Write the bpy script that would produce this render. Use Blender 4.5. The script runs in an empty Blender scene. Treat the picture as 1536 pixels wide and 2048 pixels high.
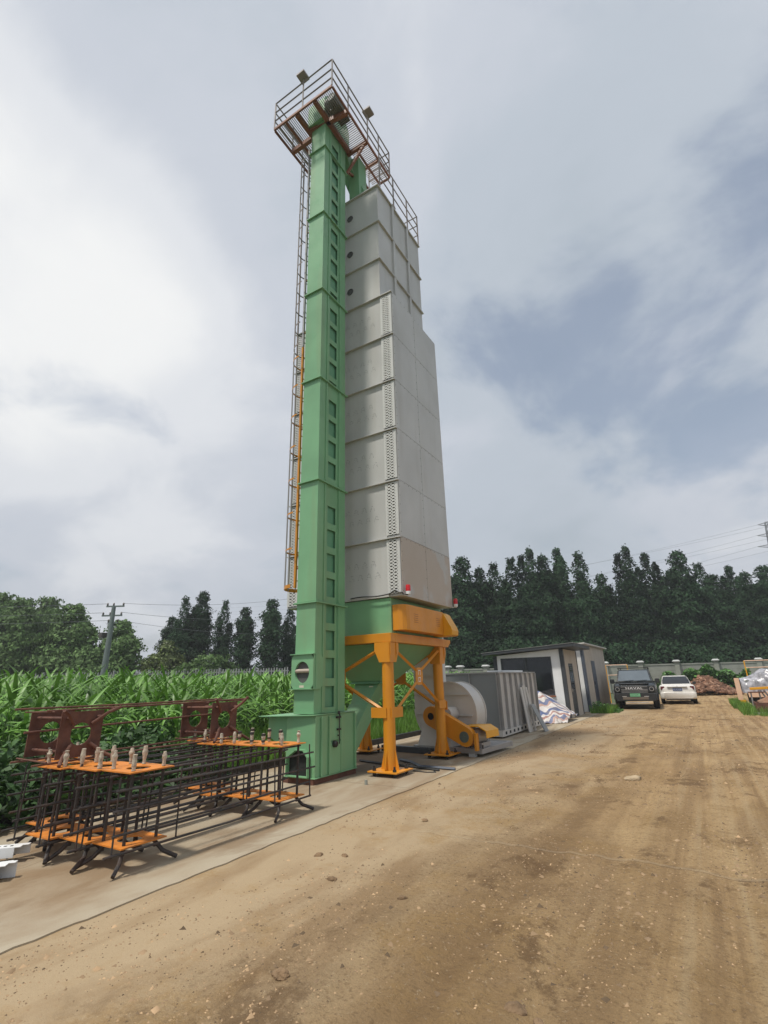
import bpy, math, random
import numpy as np
from mathutils import Vector, Matrix
PI = math.pi
R = math.radians
rnd = random.Random(7)
C = bpy.context.scene.collection
scene = bpy.context.scene

# ------------------------------------------------------------------ camera
F, PITCH, YAW, ROLL, EYE = 986.46, 0.329257, 0.541690, -0.0259388, 1.6
def _axes():
    fw = np.array([-math.sin(YAW)*math.cos(PITCH), math.cos(YAW)*math.cos(PITCH), math.sin(PITCH)])
    rt = np.array([math.cos(YAW), math.sin(YAW), 0.0]); up = np.cross(rt, fw)
    return math.cos(ROLL)*rt+math.sin(ROLL)*up, -math.sin(ROLL)*rt+math.cos(ROLL)*up, fw
AX_R, AX_U, AX_F = _axes()
cam = bpy.data.cameras.new('camera'); camo = bpy.data.objects.new('camera', cam); C.objects.link(camo)
M = Matrix.Identity(4)
for i in range(3):
    M[i][0], M[i][1], M[i][2] = AX_R[i], AX_U[i], -AX_F[i]
M[2][3] = EYE
camo.matrix_world = M
cam.sensor_fit = 'VERTICAL'; cam.sensor_height = 24.0; cam.lens = F/2048*24.0
cam.clip_start = 0.1; cam.clip_end = 5000
scene.camera = camo
def at(px, py, depth):
    """world point seen at a photo pixel, at a horizontal forward distance"""
    d = AX_R*(px-768)+AX_U*(1024-py)+AX_F*F
    h = d @ np.array([-math.sin(YAW), math.cos(YAW), 0.0])
    p = np.array([0, 0, EYE]) + d/h*depth
    return Vector(p)

# ------------------------------------------------------------------ world, sun, exposure
SUN_EL, SUN_AZ = R(66), (-0.30, -0.955)      # horizontal direction towards the sun
world = bpy.data.worlds.new('World'); scene.world = world; world.use_nodes = True
def build_world():
    nt = world.node_tree; N = nt.nodes; L = nt.links
    N.clear()
    out = N.new('ShaderNodeOutputWorld')
    sky = N.new('ShaderNodeTexSky'); sky.sky_type = 'NISHITA'; sky.sun_disc = False
    sky.sun_elevation = SUN_EL; sky.sun_rotation = math.atan2(SUN_AZ[0], SUN_AZ[1])
    sky.air_density = 1.2; sky.dust_density = 3.0
    bg = N.new('ShaderNodeBackground'); bg.inputs[1].default_value = 0.085
    L.new(sky.outputs[0], bg.inputs[0])
    tc = N.new('ShaderNodeTexCoord')
    # flatten the dome so clouds stretch towards the horizon
    sep = N.new('ShaderNodeSeparateXYZ'); L.new(tc.outputs['Generated'], sep.inputs[0])
    def math_(op, a, b=None, clamp=False):
        m = N.new('ShaderNodeMath'); m.operation = op; m.use_clamp = clamp
        for i, v in enumerate((a, b)):
            if v is None: continue
            if isinstance(v, (int, float)): m.inputs[i].default_value = v
            else: L.new(v, m.inputs[i])
        return m.outputs[0]
    zz = math_('ADD', math_('MAXIMUM', sep.outputs[2], 0.0), 0.42)
    comb = N.new('ShaderNodeCombineXYZ')
    L.new(math_('DIVIDE', sep.outputs[0], zz), comb.inputs[0]); L.new(math_('DIVIDE', sep.outputs[1], zz), comb.inputs[1])
    comb.inputs[2].default_value = 2.3
    def noise(scale, detail, rough, vec, dist=0.0, off=None):
        n = N.new('ShaderNodeTexNoise'); n.inputs['Scale'].default_value = scale; n.inputs['Detail'].default_value = detail
        n.inputs['Roughness'].default_value = rough; n.inputs['Distortion'].default_value = dist
        if off:
            mp = N.new('ShaderNodeMapping'); mp.inputs['Location'].default_value = off; L.new(vec, mp.inputs[0]); vec = mp.outputs[0]
        L.new(vec, n.inputs['Vector']); return n.outputs[0]
    def ramp(v, pts):
        r = N.new('ShaderNodeValToRGB'); r.color_ramp.interpolation = 'EASE'; e = r.color_ramp.elements
        e[0].position, e[0].color = pts[0][0], pts[0][1]; e[1].position, e[1].color = pts[-1][0], pts[-1][1]
        for p, c in pts[1:-1]:
            q = e.new(p); q.color = c
        L.new(v, r.inputs[0]); return r.outputs[0]
    def lobe(px, py, lo, hi):
        d = AX_R*(px-768)+AX_U*(1024-py)+AX_F*F; d = d/np.linalg.norm(d)
        vm = N.new('ShaderNodeVectorMath'); vm.operation = 'DOT_PRODUCT'; vm.inputs[1].default_value = d
        L.new(tc.outputs['Generated'], vm.inputs[0])
        mr = N.new('ShaderNodeMapRange'); mr.interpolation_type = 'SMOOTHSTEP'
        mr.inputs[1].default_value = lo; mr.inputs[2].default_value = hi
        L.new(vm.outputs['Value'], mr.inputs[0]); return mr.outputs[0]
    big = noise(0.95, 2.5, 0.45, comb.outputs[0], 0.15, (3.1, 1.7, 0))
    fine = noise(3.0, 7.0, 0.55, comb.outputs[0], 0.35, (0.4, 5.2, 0))
    mixn = math_('ADD', math_('MULTIPLY', big, 0.58), math_('MULTIPLY', fine, 0.42))
    val = mixn
    for px, py, lo, hi, w in ((-60, 380, 0.86, 0.995, 0.19), (-160, 900, 0.82, 0.99, 0.13), (180, 560, 0.95, 1.0, 0.05), (790, -60, 0.92, 1.0, 0.11), (1440, 840, 0.960, 1.0, 0.07), (960, 910, 0.975, 1.0, 0.05), (1420, 230, 0.975, 1.0, 0.05),
                              (450, 220, 0.95, 1.0, -0.10), (1180, 620, 0.86, 1.0, -0.07), (1150, 200, 0.93, 1.0, -0.02)):
        val = math_('ADD', val, math_('MULTIPLY', lobe(px, py, lo, hi), w))
    ccol = ramp(val, [(0.26, (0.27, 0.31, 0.35, 1)), (0.42, (0.325, 0.36, 0.405, 1)), (0.54, (0.375, 0.40, 0.445, 1)), (0.66, (0.485, 0.50, 0.525, 1)), (0.84, (0.585, 0.59, 0.59, 1))])
    cb = N.new('ShaderNodeBackground'); L.new(ccol, cb.inputs[0]); cb.inputs[1].default_value = 1.12
    # gaps of blue low on the right
    gap = noise(3.2, 7.0, 0.55, comb.outputs[0], 0.3, (7.7, 2.2, 0))
    gv = math_('ADD', math_('ADD', gap, math_('MULTIPLY', lobe(1460, 640, 0.935, 1.0), 0.17)), math_('MULTIPLY', lobe(1240, 800, 0.965, 1.0), 0.11))
    cover = ramp(gv, [(0.54, (1, 1, 1, 1)), (0.76, (0.40, 0.40, 0.40, 1))])
    mx = N.new('ShaderNodeMixShader'); L.new(cover, mx.inputs[0]); L.new(bg.outputs[0], mx.inputs[1]); L.new(cb.outputs[0], mx.inputs[2])
    L.new(mx.outputs[0], out.inputs[0])
build_world()
sl = bpy.data.lights.new('sun', 'SUN'); sl.energy = 2.6; sl.angle = R(5); sl.color = (1.0, 0.95, 0.86)
so = bpy.data.objects.new('sun', sl); C.objects.link(so)
_d = Vector((SUN_AZ[0]*math.cos(SUN_EL), SUN_AZ[1]*math.cos(SUN_EL), math.sin(SUN_EL)))
so.rotation_euler = _d.to_track_quat('Z', 'Y').to_euler(); so.location = (-20, -30, 60)
scene.view_settings.view_transform = 'Standard'; scene.view_settings.look = 'None'
scene.view_settings.exposure = 0.5; scene.view_settings.gamma = 1.0
scene.cycles.max_bounces = 6; scene.cycles.diffuse_bounces = 3; scene.cycles.transparent_max_bounces = 6

# ------------------------------------------------------------------ materials
MATS = {}
def mat(name, base, rough=0.6, metal=0.0, var=0.12, scale=2.0, dirt=0.0, dirt_col=(0.2, 0.14, 0.09), dirt_scale=1.2, dirt_stretch=1.0,
        bump=0.0, bump_scale=30, spec=0.5, island=0.0, objvar=0.0, trans=0.0, dirt_lo=0.5, dirt_hi=0.75, coat=0.0):
    """painted / raw surface: base colour, large tone variation, grime blotches with their own shape, bump"""
    m = bpy.data.materials.new(name); m.use_nodes = True; nt = m.node_tree; N = nt.nodes; L = nt.links
    b = N['Principled BSDF']; b.inputs['Roughness'].default_value = rough; b.inputs['Metallic'].default_value = metal
    b.inputs['Specular IOR Level'].default_value = spec
    if coat: b.inputs['Coat Weight'].default_value = coat; b.inputs['Coat Roughness'].default_value = 0.08
    geo = N.new('ShaderNodeNewGeometry'); pos = geo.outputs['Position']
    def noise(s, d=5, stretch=1.0):
        n = N.new('ShaderNodeTexNoise'); n.inputs['Scale'].default_value = s; n.inputs['Detail'].default_value = d
        v = pos
        if stretch != 1.0:
            mp = N.new('ShaderNodeMapping'); mp.inputs['Scale'].default_value = (1, 1, 1/stretch); L.new(pos, mp.inputs[0]); v = mp.outputs[0]
        L.new(v, n.inputs['Vector']); return n.outputs[0]
    hsv = N.new('ShaderNodeHueSaturation'); hsv.inputs['Color'].default_value = (*base, 1)
    mr = N.new('ShaderNodeMapRange'); mr.inputs[1].default_value = 0.3; mr.inputs[2].default_value = 0.7
    mr.inputs[3].default_value = 1-var; mr.inputs[4].default_value = 1+var
    L.new(noise(scale), mr.inputs[0]); val = mr.outputs[0]
    if island or objvar:
        for amt, src in ((island, geo.outputs['Random Per Island']), (objvar, None)):
            if not amt: continue
            if src is None:
                oi = N.new('ShaderNodeObjectInfo'); src = oi.outputs['Random']
            q = N.new('ShaderNodeMapRange'); q.inputs[3].default_value = 1-amt; q.inputs[4].default_value = 1+amt; L.new(src, q.inputs[0])
            mu = N.new('ShaderNodeMath'); mu.operation = 'MULTIPLY'; L.new(val, mu.inputs[0]); L.new(q.outputs[0], mu.inputs[1]); val = mu.outputs[0]
    L.new(val, hsv.inputs['Value']); col = hsv.outputs[0]
    if dirt > 0:
        r = N.new('ShaderNodeMapRange'); r.inputs[1].default_value = dirt_lo; r.inputs[2].default_value = dirt_hi; r.inputs[4].default_value = dirt
        L.new(noise(dirt_scale, 8, dirt_stretch), r.inputs[0])
        mx = N.new('ShaderNodeMix'); mx.data_type = 'RGBA'; mx.inputs[7].default_value = (*dirt_col, 1)
        L.new(r.outputs[0], mx.inputs[0]); L.new(col, mx.inputs[6]); col = mx.outputs[2]
    L.new(col, b.inputs['Base Color'])
    rr = N.new('ShaderNodeMapRange'); rr.inputs[1].default_value = 0.3; rr.inputs[2].default_value = 0.7
    rr.inputs[3].default_value = max(0.02, rough-0.08); rr.inputs[4].default_value = min(1, rough+0.1)
    L.new(noise(scale*3), rr.inputs[0]); L.new(rr.outputs[0], b.inputs['Roughness'])
    if bump:
        bp = N.new('ShaderNodeBump'); bp.inputs['Strength'].default_value = bump; bp.inputs['Distance'].default_value = 0.02
        L.new(noise(bump_scale, 8), bp.inputs['Height']); L.new(bp.outputs[0], b.inputs['Normal'])
    if trans:
        tr = N.new('ShaderNodeBsdfTranslucent'); L.new(col, tr.inputs[0])
        ms = N.new('ShaderNodeMixShader'); ms.inputs[0].default_value = trans
        L.new(b.outputs[0], ms.inputs[1]); L.new(tr.outputs[0], ms.inputs[2]); L.new(ms.outputs[0], N['Material Output'].inputs[0])
    MATS[name] = m
    return m
M_ = {}
M_['green'] = mat('green paint', (0.182, 0.388, 0.205), 0.45, var=0.10, scale=1.2, dirt=0.60, dirt_col=(0.22, 0.30, 0.15), dirt_scale=2.6, dirt_stretch=12, bump=0.10, bump_scale=2.5)
M_['green_dark'] = mat('darker green paint', (0.115, 0.30, 0.17), 0.5, var=0.1)  # darker green than the trunk, on back plate and outlet flange
M_['orange'] = mat('orange paint', (0.62, 0.245, 0.012), 0.42, var=0.07, dirt=0.25, dirt_col=(0.30, 0.11, 0.02), dirt_scale=1.6, dirt_stretch=4)
M_['yellow'] = mat('yellow and lit orange paint', (0.72, 0.34, 0.012), 0.4, var=0.05, dirt=0.2, dirt_col=(0.4, 0.2, 0.03))  # real yellow parts; on the gear cover it paints lit orange
M_['orange_plate'] = mat('orange primer plate', (0.60, 0.20, 0.022), 0.6, var=0.12, scale=6, dirt=0.55, dirt_col=(0.22, 0.09, 0.03), dirt_scale=7)
M_['grey'] = mat('grey enamel', (0.50, 0.495, 0.48), 0.42, var=0.08, scale=0.8, dirt=0.60, dirt_col=(0.37, 0.35, 0.31), dirt_scale=2.4, dirt_stretch=11, bump=0.14, bump_scale=1.6)
M_['grey_vent'] = mat('light grey vent plate', (0.58, 0.58, 0.56), 0.45, var=0.05)
M_['grey_tan'] = mat('dusty grey panel', (0.46, 0.445, 0.42), 0.5, var=0.04, scale=0.8, dirt=0.65, dirt_col=(0.43, 0.335, 0.25), dirt_scale=1.1, dirt_stretch=1.3, dirt_lo=0.42, dirt_hi=0.47)
M_['grey_box'] = mat('mid grey box paint', (0.225, 0.235, 0.235), 0.5, var=0.06, dirt=0.25, dirt_col=(0.20, 0.18, 0.15), dirt_scale=2)
M_['fan_grey'] = mat('warm grey fan paint', (0.54, 0.52, 0.485), 0.45, var=0.05, dirt=0.3, dirt_col=(0.34, 0.28, 0.21), dirt_scale=2.0, dirt_stretch=2)
M_['dark'] = mat('opening shade and chassis black', (0.012, 0.013, 0.013), 0.8, var=0.2)  # near black puts the shade of openings into colour; also the chassis
M_['seam'] = mat('hole shade and screw grey', (0.10, 0.10, 0.098), 0.8)  # dark grey stands in for shade in holes; also screws, sight glass
M_['black'] = mat('black rubber', (0.022, 0.022, 0.022), 0.55, var=0.2)
M_['rail'] = mat('grey brown railing steel', (0.26, 0.22, 0.205), 0.6, var=0.15)
M_['rust_orange'] = mat('weathered orange steel', (0.25, 0.088, 0.040), 0.6, var=0.15, scale=4)
M_['galv'] = mat('galvanised steel', (0.36, 0.35, 0.34), 0.45, metal=0.4, var=0.1)
M_['rebar'] = mat('dark oiled steel bar', (0.034, 0.028, 0.026), 0.6, var=0.35, scale=9, dirt=0.6, dirt_col=(0.10, 0.05, 0.03), dirt_scale=7, bump=0.25, bump_scale=120)
M_['rust'] = mat('red brown rust', (0.120, 0.052, 0.036), 0.85, var=0.35, scale=5, dirt=0.5, dirt_col=(0.21, 0.095, 0.05), dirt_scale=8, bump=0.2, bump_scale=60)
M_['tape'] = mat('wrapped plaster tape', (0.46, 0.405, 0.32), 0.8, var=0.2, scale=30, dirt=0.7, dirt_col=(0.20, 0.16, 0.12), dirt_scale=26, bump=0.5, bump_scale=80)
M_['tape_dark'] = mat('black tape band', (0.03, 0.028, 0.026), 0.6)
M_['white'] = mat('white sheet', (0.72, 0.73, 0.73), 0.5, var=0.05, dirt=0.25, dirt_col=(0.45, 0.42, 0.36), dirt_scale=2, dirt_stretch=3)
M_['cream'] = mat('dusty cream wall', (0.44, 0.39, 0.33), 0.7, var=0.07, dirt=0.4, dirt_col=(0.30, 0.24, 0.18), dirt_scale=1.4, dirt_stretch=3)
M_['trim'] = mat('charcoal trim', (0.045, 0.05, 0.056), 0.5, var=0.1)
M_['bluegrey'] = mat('blue grey steel door', (0.075, 0.09, 0.12), 0.5, var=0.1)
M_['glass'] = mat('dark window glass', (0.012, 0.014, 0.017), 0.06, var=0.05, spec=0.6)
M_['windscreen'] = mat('windscreen glass', (0.10, 0.125, 0.145), 0.05, var=0.1, spec=0.8, coat=0.5)
M_['carblack'] = mat('near black car paint', (0.009, 0.013, 0.015), 0.3, var=0.1, coat=0.35, dirt=0.25, dirt_col=(0.10, 0.08, 0.06), dirt_scale=3)
M_['carwhite'] = mat('white car paint', (0.70, 0.67, 0.62), 0.25, var=0.03, coat=0.6, dirt=0.12, dirt_col=(0.45, 0.38, 0.3), dirt_scale=3)
M_['plastic'] = mat('dark bumper plastic', (0.022, 0.023, 0.024), 0.6)
M_['bumper_tan'] = mat('dusty skid plate', (0.16, 0.13, 0.10), 0.5, metal=0.2)
M_['chrome'] = mat('bright metal', (0.70, 0.70, 0.70), 0.18, metal=1.0)
M_['redlens'] = mat('red lamp lens', (0.55, 0.012, 0.018), 0.25, var=0.1)
M_['taillens'] = mat('dark red tail lens', (0.11, 0.008, 0.012), 0.15, var=0.2)
M_['plate_green'] = mat('green number plate', (0.20, 0.48, 0.27), 0.5)
M_['plate_blue'] = mat('blue number plate', (0.035, 0.075, 0.20), 0.45)
M_['letter_dark'] = mat('dark plate figures', (0.03, 0.10, 0.06), 0.5)
M_['letter_white'] = mat('white figures', (0.75, 0.75, 0.75), 0.5)
M_['tyre'] = mat('tyre rubber', (0.016, 0.016, 0.017), 0.8, dirt=0.4, dirt_col=(0.09, 0.07, 0.05), dirt_scale=8)
M_['conc_wall'] = mat('grey green concrete wall', (0.29, 0.30, 0.26), 0.85, var=0.12, scale=1.5, dirt=0.5, dirt_col=(0.16, 0.18, 0.13), dirt_scale=0.8, dirt_stretch=3)
M_['conc_cap'] = mat('pale concrete cap', (0.42, 0.43, 0.42), 0.85, var=0.08)
M_['fence'] = mat('weathered concrete pickets', (0.27, 0.28, 0.28), 0.85, var=0.15)
M_['pole'] = mat('grey green steel pole', (0.135, 0.165, 0.16), 0.55, var=0.1)
M_['bark'] = mat('poplar bark', (0.12, 0.105, 0.085), 0.9, var=0.25, scale=3)
M_['poplar'] = mat('poplar leaves', (0.027, 0.058, 0.027), 0.75, spec=0.15, var=0.40, scale=0.35, island=0.30, objvar=0.25, trans=0.12)
M_['broadleaf'] = mat('broadleaf leaves', (0.105, 0.175, 0.060), 0.7, spec=0.2, var=0.35, scale=0.5, island=0.45, objvar=0.25, trans=0.18)
M_['yellowleaf'] = mat('yellowish leaves', (0.105, 0.145, 0.036), 0.5, var=0.3, scale=0.8, island=0.4, trans=0.18)
M_['corn'] = mat('corn leaf', (0.130, 0.275, 0.045), 0.45, var=0.28, scale=0.8, island=0.40, objvar=0.15, trans=0.22)
M_['stalk'] = mat('corn stalk', (0.10, 0.17, 0.045), 0.6, var=0.2)
M_['grass'] = mat('grass blade', (0.125, 0.25, 0.035), 0.5, var=0.3, scale=1.5, island=0.5, trans=0.25)
M_['weed'] = mat('weed leaf', (0.075, 0.175, 0.038), 0.5, var=0.3, scale=1.5, island=0.5, trans=0.2)
M_['soil'] = mat('field soil', (0.085, 0.075, 0.05), 0.95, var=0.3, dirt=0.7, dirt_col=(0.04, 0.065, 0.022), dirt_scale=3, bump=0.5, bump_scale=8)
M_['far_ground'] = mat('rough green ground', (0.07, 0.09, 0.04), 0.95, var=0.35, scale=0.3)
M_['weed_shaded'] = mat('shade-tinted weed leaf', (0.038, 0.090, 0.022), 0.6, var=0.3, scale=1.5, island=0.5, trans=0.15)  # darker weed copy; shade among the cages is put into leaf colour
M_['brick'] = mat('broken brick', (0.235, 0.125, 0.078), 0.9, var=0.25, scale=2, island=0.4, dirt=0.5, dirt_col=(0.22, 0.17, 0.12), dirt_scale=2)
M_['clod'] = mat('dry mud clod', (0.20, 0.13, 0.072), 0.95, var=0.35, scale=9, bump=0.6, bump_scale=60)
M_['stone'] = mat('pale limestone', (0.40, 0.31, 0.20), 0.9, var=0.2, scale=7, bump=0.6, bump_scale=25)
M_['grit'] = mat('loose grit', (0.26, 0.175, 0.10), 0.95, var=0.3, scale=5, island=0.65)
M_['salmon'] = mat('faded salmon paint', (0.72, 0.47, 0.32), 0.55, var=0.12, dirt=0.3, dirt_col=(0.5, 0.42, 0.35), dirt_scale=4)
M_['wrap'] = mat('wrinkled clear film over machine', (0.34, 0.335, 0.36), 0.22, var=0.45, scale=6, dirt=0.6, dirt_col=(0.10, 0.10, 0.11), dirt_scale=5, bump=0.9, bump_scale=9, spec=0.9)
M_['motor'] = mat('grey green motor', (0.11, 0.14, 0.12), 0.5, var=0.15)
M_['pylon'] = mat('pylon steel', (0.16, 0.17, 0.18), 0.6)
M_['wire'] = mat('overhead wire', (0.12, 0.13, 0.14), 0.7)
M_['insul'] = mat('brown insulator', (0.06, 0.05, 0.045), 0.4)
M_['label'] = mat('pale paper label', (0.62, 0.58, 0.46), 0.7)

def tarp_material():
    m = bpy.data.materials.new('striped woven tarp'); m.use_nodes = True; nt = m.node_tree; N = nt.nodes; L = nt.links
    b = N['Principled BSDF']; b.inputs['Roughness'].default_value = 0.55
    at_ = N.new('ShaderNodeUVMap')
    sp = N.new('ShaderNodeSeparateXYZ'); L.new(at_.outputs[0], sp.inputs[0])
    n = N.new('ShaderNodeTexNoise'); n.inputs['Scale'].default_value = 3.0; L.new(at_.outputs[0], n.inputs['Vector'])
    a = N.new('ShaderNodeMath'); a.operation = 'MULTIPLY_ADD'; L.new(n.outputs[0], a.inputs[0]); a.inputs[1].default_value = 0.025; L.new(sp.outputs[0], a.inputs[2])
    f = N.new('ShaderNodeMath'); f.operation = 'MULTIPLY'; f.inputs[1].default_value = 6.5; L.new(a.outputs[0], f.inputs[0])
    fr = N.new('ShaderNodeMath'); fr.operation = 'FRACT'; L.new(f.outputs[0], fr.inputs[0])
    r = N.new('ShaderNodeValToRGB'); r.color_ramp.interpolation = 'CONSTANT'; e = r.color_ramp.elements
    e[0].position = 0; e[0].color = (0.62, 0.58, 0.55, 1); e[1].position = 0.22; e[1].color = (0.10, 0.13, 0.25, 1)
    for p, c in ((0.42, (0.60, 0.56, 0.54, 1)), (0.56, (0.36, 0.20, 0.17, 1)), (0.66, (0.60, 0.56, 0.52, 1)), (0.80, (0.15, 0.17, 0.27, 1)), (0.92, (0.45, 0.30, 0.25, 1))):
        q = e.new(p); q.color = c
    L.new(fr.outputs[0], r.inputs[0])
    geo = N.new('ShaderNodeNewGeometry'); n2 = N.new('ShaderNodeTexNoise'); n2.inputs['Scale'].default_value = 5; n2.inputs['Detail'].default_value = 8; L.new(geo.outputs['Position'], n2.inputs['Vector'])
    mr = N.new('ShaderNodeMapRange'); mr.inputs[1].default_value = 0.5; mr.inputs[2].default_value = 0.7; mr.inputs[4].default_value = 0.6; L.new(n2.outputs[0], mr.inputs[0])
    mx = N.new('ShaderNodeMix'); mx.data_type = 'RGBA'; mx.inputs[7].default_value = (0.22, 0.17, 0.13, 1); L.new(mr.outputs[0], mx.inputs[0]); L.new(r.outputs[0], mx.inputs[6])
    L.new(mx.outputs[2], b.inputs['Base Color'])
    bp = N.new('ShaderNodeBump'); bp.inputs['Strength'].default_value = 0.6; bp.inputs['Distance'].default_value = 0.03; L.new(n2.outputs[0], bp.inputs['Height']); L.new(bp.outputs[0], b.inputs['Normal'])
    return m
M_['tarp'] = tarp_material()

def ground_material(name, kind):
    """kind 'pad': pale worn concrete with mud smears; 'yard': packed mud over concrete with wheel tracks along Y"""
    m = bpy.data.materials.new(name); m.use_nodes = True; nt = m.node_tree; N = nt.nodes; L = nt.links
    b = N['Principled BSDF']; b.inputs['Roughness'].default_value = 0.92; b.inputs['Specular IOR Level'].default_value = 0.25
    geo = N.new('ShaderNodeNewGeometry'); pos = geo.outputs['Position']
    def noise(s, d=6, sc=(1, 1, 1), rough=0.55, dist=0.0, rot=0.0):
        mp = N.new('ShaderNodeMapping'); mp.inputs['Scale'].default_value = sc; mp.inputs['Rotation'].default_value = (0, 0, rot); L.new(pos, mp.inputs[0])
        n = N.new('ShaderNodeTexNoise'); n.inputs['Scale'].default_value = s; n.inputs['Detail'].default_value = d; n.inputs['Roughness'].default_value = rough
        n.inputs['Distortion'].default_value = dist
        L.new(mp.outputs[0], n.inputs['Vector']); return n.outputs[0]
    def mrange(v, a, b_, c=0.0, d=1.0):
        r = N.new('ShaderNodeMapRange'); r.inputs[1].default_value = a; r.inputs[2].default_value = b_; r.inputs[3].default_value = c; r.inputs[4].default_value = d
        L.new(v, r.inputs[0]); return r.outputs[0]
    def mixc(f, a, c2):
        mx = N.new('ShaderNodeMix'); mx.data_type = 'RGBA'
        if isinstance(f, float): mx.inputs[0].default_value = f
        else: L.new(f, mx.inputs[0])
        for i, v in ((6, a), (7, c2)):
            if isinstance(v, tuple): mx.inputs[i].default_value = (*v, 1)
            else: L.new(v, mx.inputs[i])
        return mx.outputs[2]
    def mul(a, c2):
        q = N.new('ShaderNodeMath'); q.operation = 'MULTIPLY'
        for i, v in enumerate((a, c2)):
            if isinstance(v, float): q.inputs[i].default_value = v
            else: L.new(v, q.inputs[i])
        return q.outputs[0]
    fine = noise(38, 10, rough=0.7)
    grain = noise(150, 4, rough=0.8)
    sx = N.new('ShaderNodeSeparateXYZ'); L.new(pos, sx.inputs[0]); PX, PY = sx.outputs[0], sx.outputs[1]
    def fma(v, a, c):
        q = N.new('ShaderNodeMath'); q.operation = 'MULTIPLY_ADD'; L.new(v, q.inputs[0]); q.inputs[1].default_value = a
        if isinstance(c, float): q.inputs[2].default_value = c
        else: L.new(c, q.inputs[2])
        return q.outputs[0]
    def line(coord, c0, half, wob, sc):
        """thin wandering line at coord == c0"""
        d = fma(noise(sc, 6, rough=0.6), wob, coord)
        q = N.new('ShaderNodeMath'); q.operation = 'SUBTRACT'; L.new(d, q.inputs[0]); q.inputs[1].default_value = c0+wob*0.5
        a = N.new('ShaderNodeMath'); a.operation = 'ABSOLUTE'; L.new(q.outputs[0], a.inputs[0])
        return mrange(a.outputs[0], half, half*0.4)
    PALE, TAN, MUD, DARK = (0.43, 0.37, 0.275), (0.56, 0.395, 0.215), (0.43, 0.285, 0.145), (0.155, 0.092, 0.046)
    EDGE = (0.45, 0.345, 0.222)
    if kind == 'pad':
        col = mixc(mrange(noise(0.55, 8), 0.38, 0.62), PALE, (0.385, 0.30, 0.195))
        col = mixc(mul(mrange(noise(5, 8, (1, 0.22, 1), rot=0.25), 0.50, 0.66), 0.40), col, (0.26, 0.172, 0.095))
        col = mixc(mul(mrange(noise(2.2, 6), 0.60, 0.72), 0.5), col, (0.47, 0.41, 0.32))
        col = mixc(mrange(fma(noise(1.6, 8, rough=0.65), 1.6, PX), -4.4, -3.3), col, (0.455, 0.392, 0.290))
        col = mixc(mul(mrange(noise(0.9, 9, (1, 0.30, 1), dist=0.8, rot=0.3), 0.49, 0.62), 0.70), col, (0.265, 0.172, 0.092))
        for y0 in (0.9, 7.6, 14.2, 21.0): col = mixc(mul(line(PY, y0, 0.010, 0.05, 1.5), 0.85), col, (0.10, 0.07, 0.045))
        col = mixc(mul(line(PX, -5.85, 0.008, 0.35, 0.7), 0.6), col, (0.14, 0.10, 0.065))
        # damp oily patch under the hopper, ragged outline
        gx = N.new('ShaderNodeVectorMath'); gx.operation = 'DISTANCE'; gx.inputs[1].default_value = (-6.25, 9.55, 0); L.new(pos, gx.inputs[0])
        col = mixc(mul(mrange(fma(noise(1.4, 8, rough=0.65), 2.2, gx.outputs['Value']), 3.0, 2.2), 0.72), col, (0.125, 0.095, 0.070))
        col = mixc(mul(mrange(noise(0.7, 10, (1, 0.45, 1), rough=0.66, dist=0.5), 0.52, 0.60), 0.60), col, (0.225, 0.145, 0.078))
        bs, dist = 0.45, 0.008
    else:
        col = mixc(mrange(noise(0.35, 8, rough=0.6), 0.36, 0.64), TAN, MUD)
        edge = fma(noise(0.8, 7, rough=0.65), 2.4, PX)
        col = mixc(mul(mrange(edge, -0.1, -1.9), 1.0), col, EDGE)
        col = mixc(mul(mrange(noise(0.9, 9, (1, 0.30, 1), dist=0.8, rot=0.3), 0.49, 0.62), 0.70), col, (0.265, 0.172, 0.092))
        # ochre sand patches lying on the smooth film, and a damp band along the wheel line
        sand = mul(mrange(noise(0.95, 8, rough=0.62), 0.50, 0.60), mrange(noise(22, 6, rough=0.8), 0.36, 0.52))
        col = mixc(mul(sand, mrange(PX, -3.9, -3.1)), col, (0.385, 0.255, 0.122))
        db = N.new('ShaderNodeMath'); db.operation = 'ABSOLUTE'; L.new(fma(PX, 1.0, 1.55), db.inputs[0])
        col = mixc(mul(mrange(fma(noise(0.9, 12, rough=0.80), 1.9, db.outputs[0]), 1.10, 0.95), 0.50), col, (0.19, 0.118, 0.060))
        right = mrange(PX, -1.3, -0.3)
        trk = noise(1.5, 5, (1, 0.03, 1), rough=0.6); trf = noise(7, 5, (1, 0.022, 1), rough=0.6)
        col = mixc(mul(mrange(trk, 0.50, 0.66), 0.60), col, (0.27, 0.172, 0.086))
        col = mixc(mul(mrange(trk, 0.48, 0.32), 0.50), col, (0.51, 0.375, 0.215))
        col = mixc(mul(mul(mrange(trf, 0.50, 0.64), 0.65), right), col, (0.26, 0.165, 0.085))
        col = mixc(mul(mul(mrange(trf, 0.48, 0.36), 0.55), right), col, (0.53, 0.40, 0.24))
        col = mixc(mul(mrange(noise(1.0, 12, (1, 0.7, 1), rough=0.76, dist=0.2), 0.545, 0.60), 0.75), col, DARK)
        col = mixc(mul(mrange(noise(3.0, 9, rough=0.72, dist=0.3), 0.57, 0.67), 0.40), col, (0.23, 0.148, 0.078))
        col = mixc(mul(mrange(noise(9, 8, rough=0.72), 0.55, 0.70), 0.35), col, (0.24, 0.155, 0.085))
        col = mixc(mul(mrange(noise(2.6, 9, rough=0.7, dist=0.6), 0.66, 0.74), 0.7), col, (0.55, 0.455, 0.33))
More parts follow.
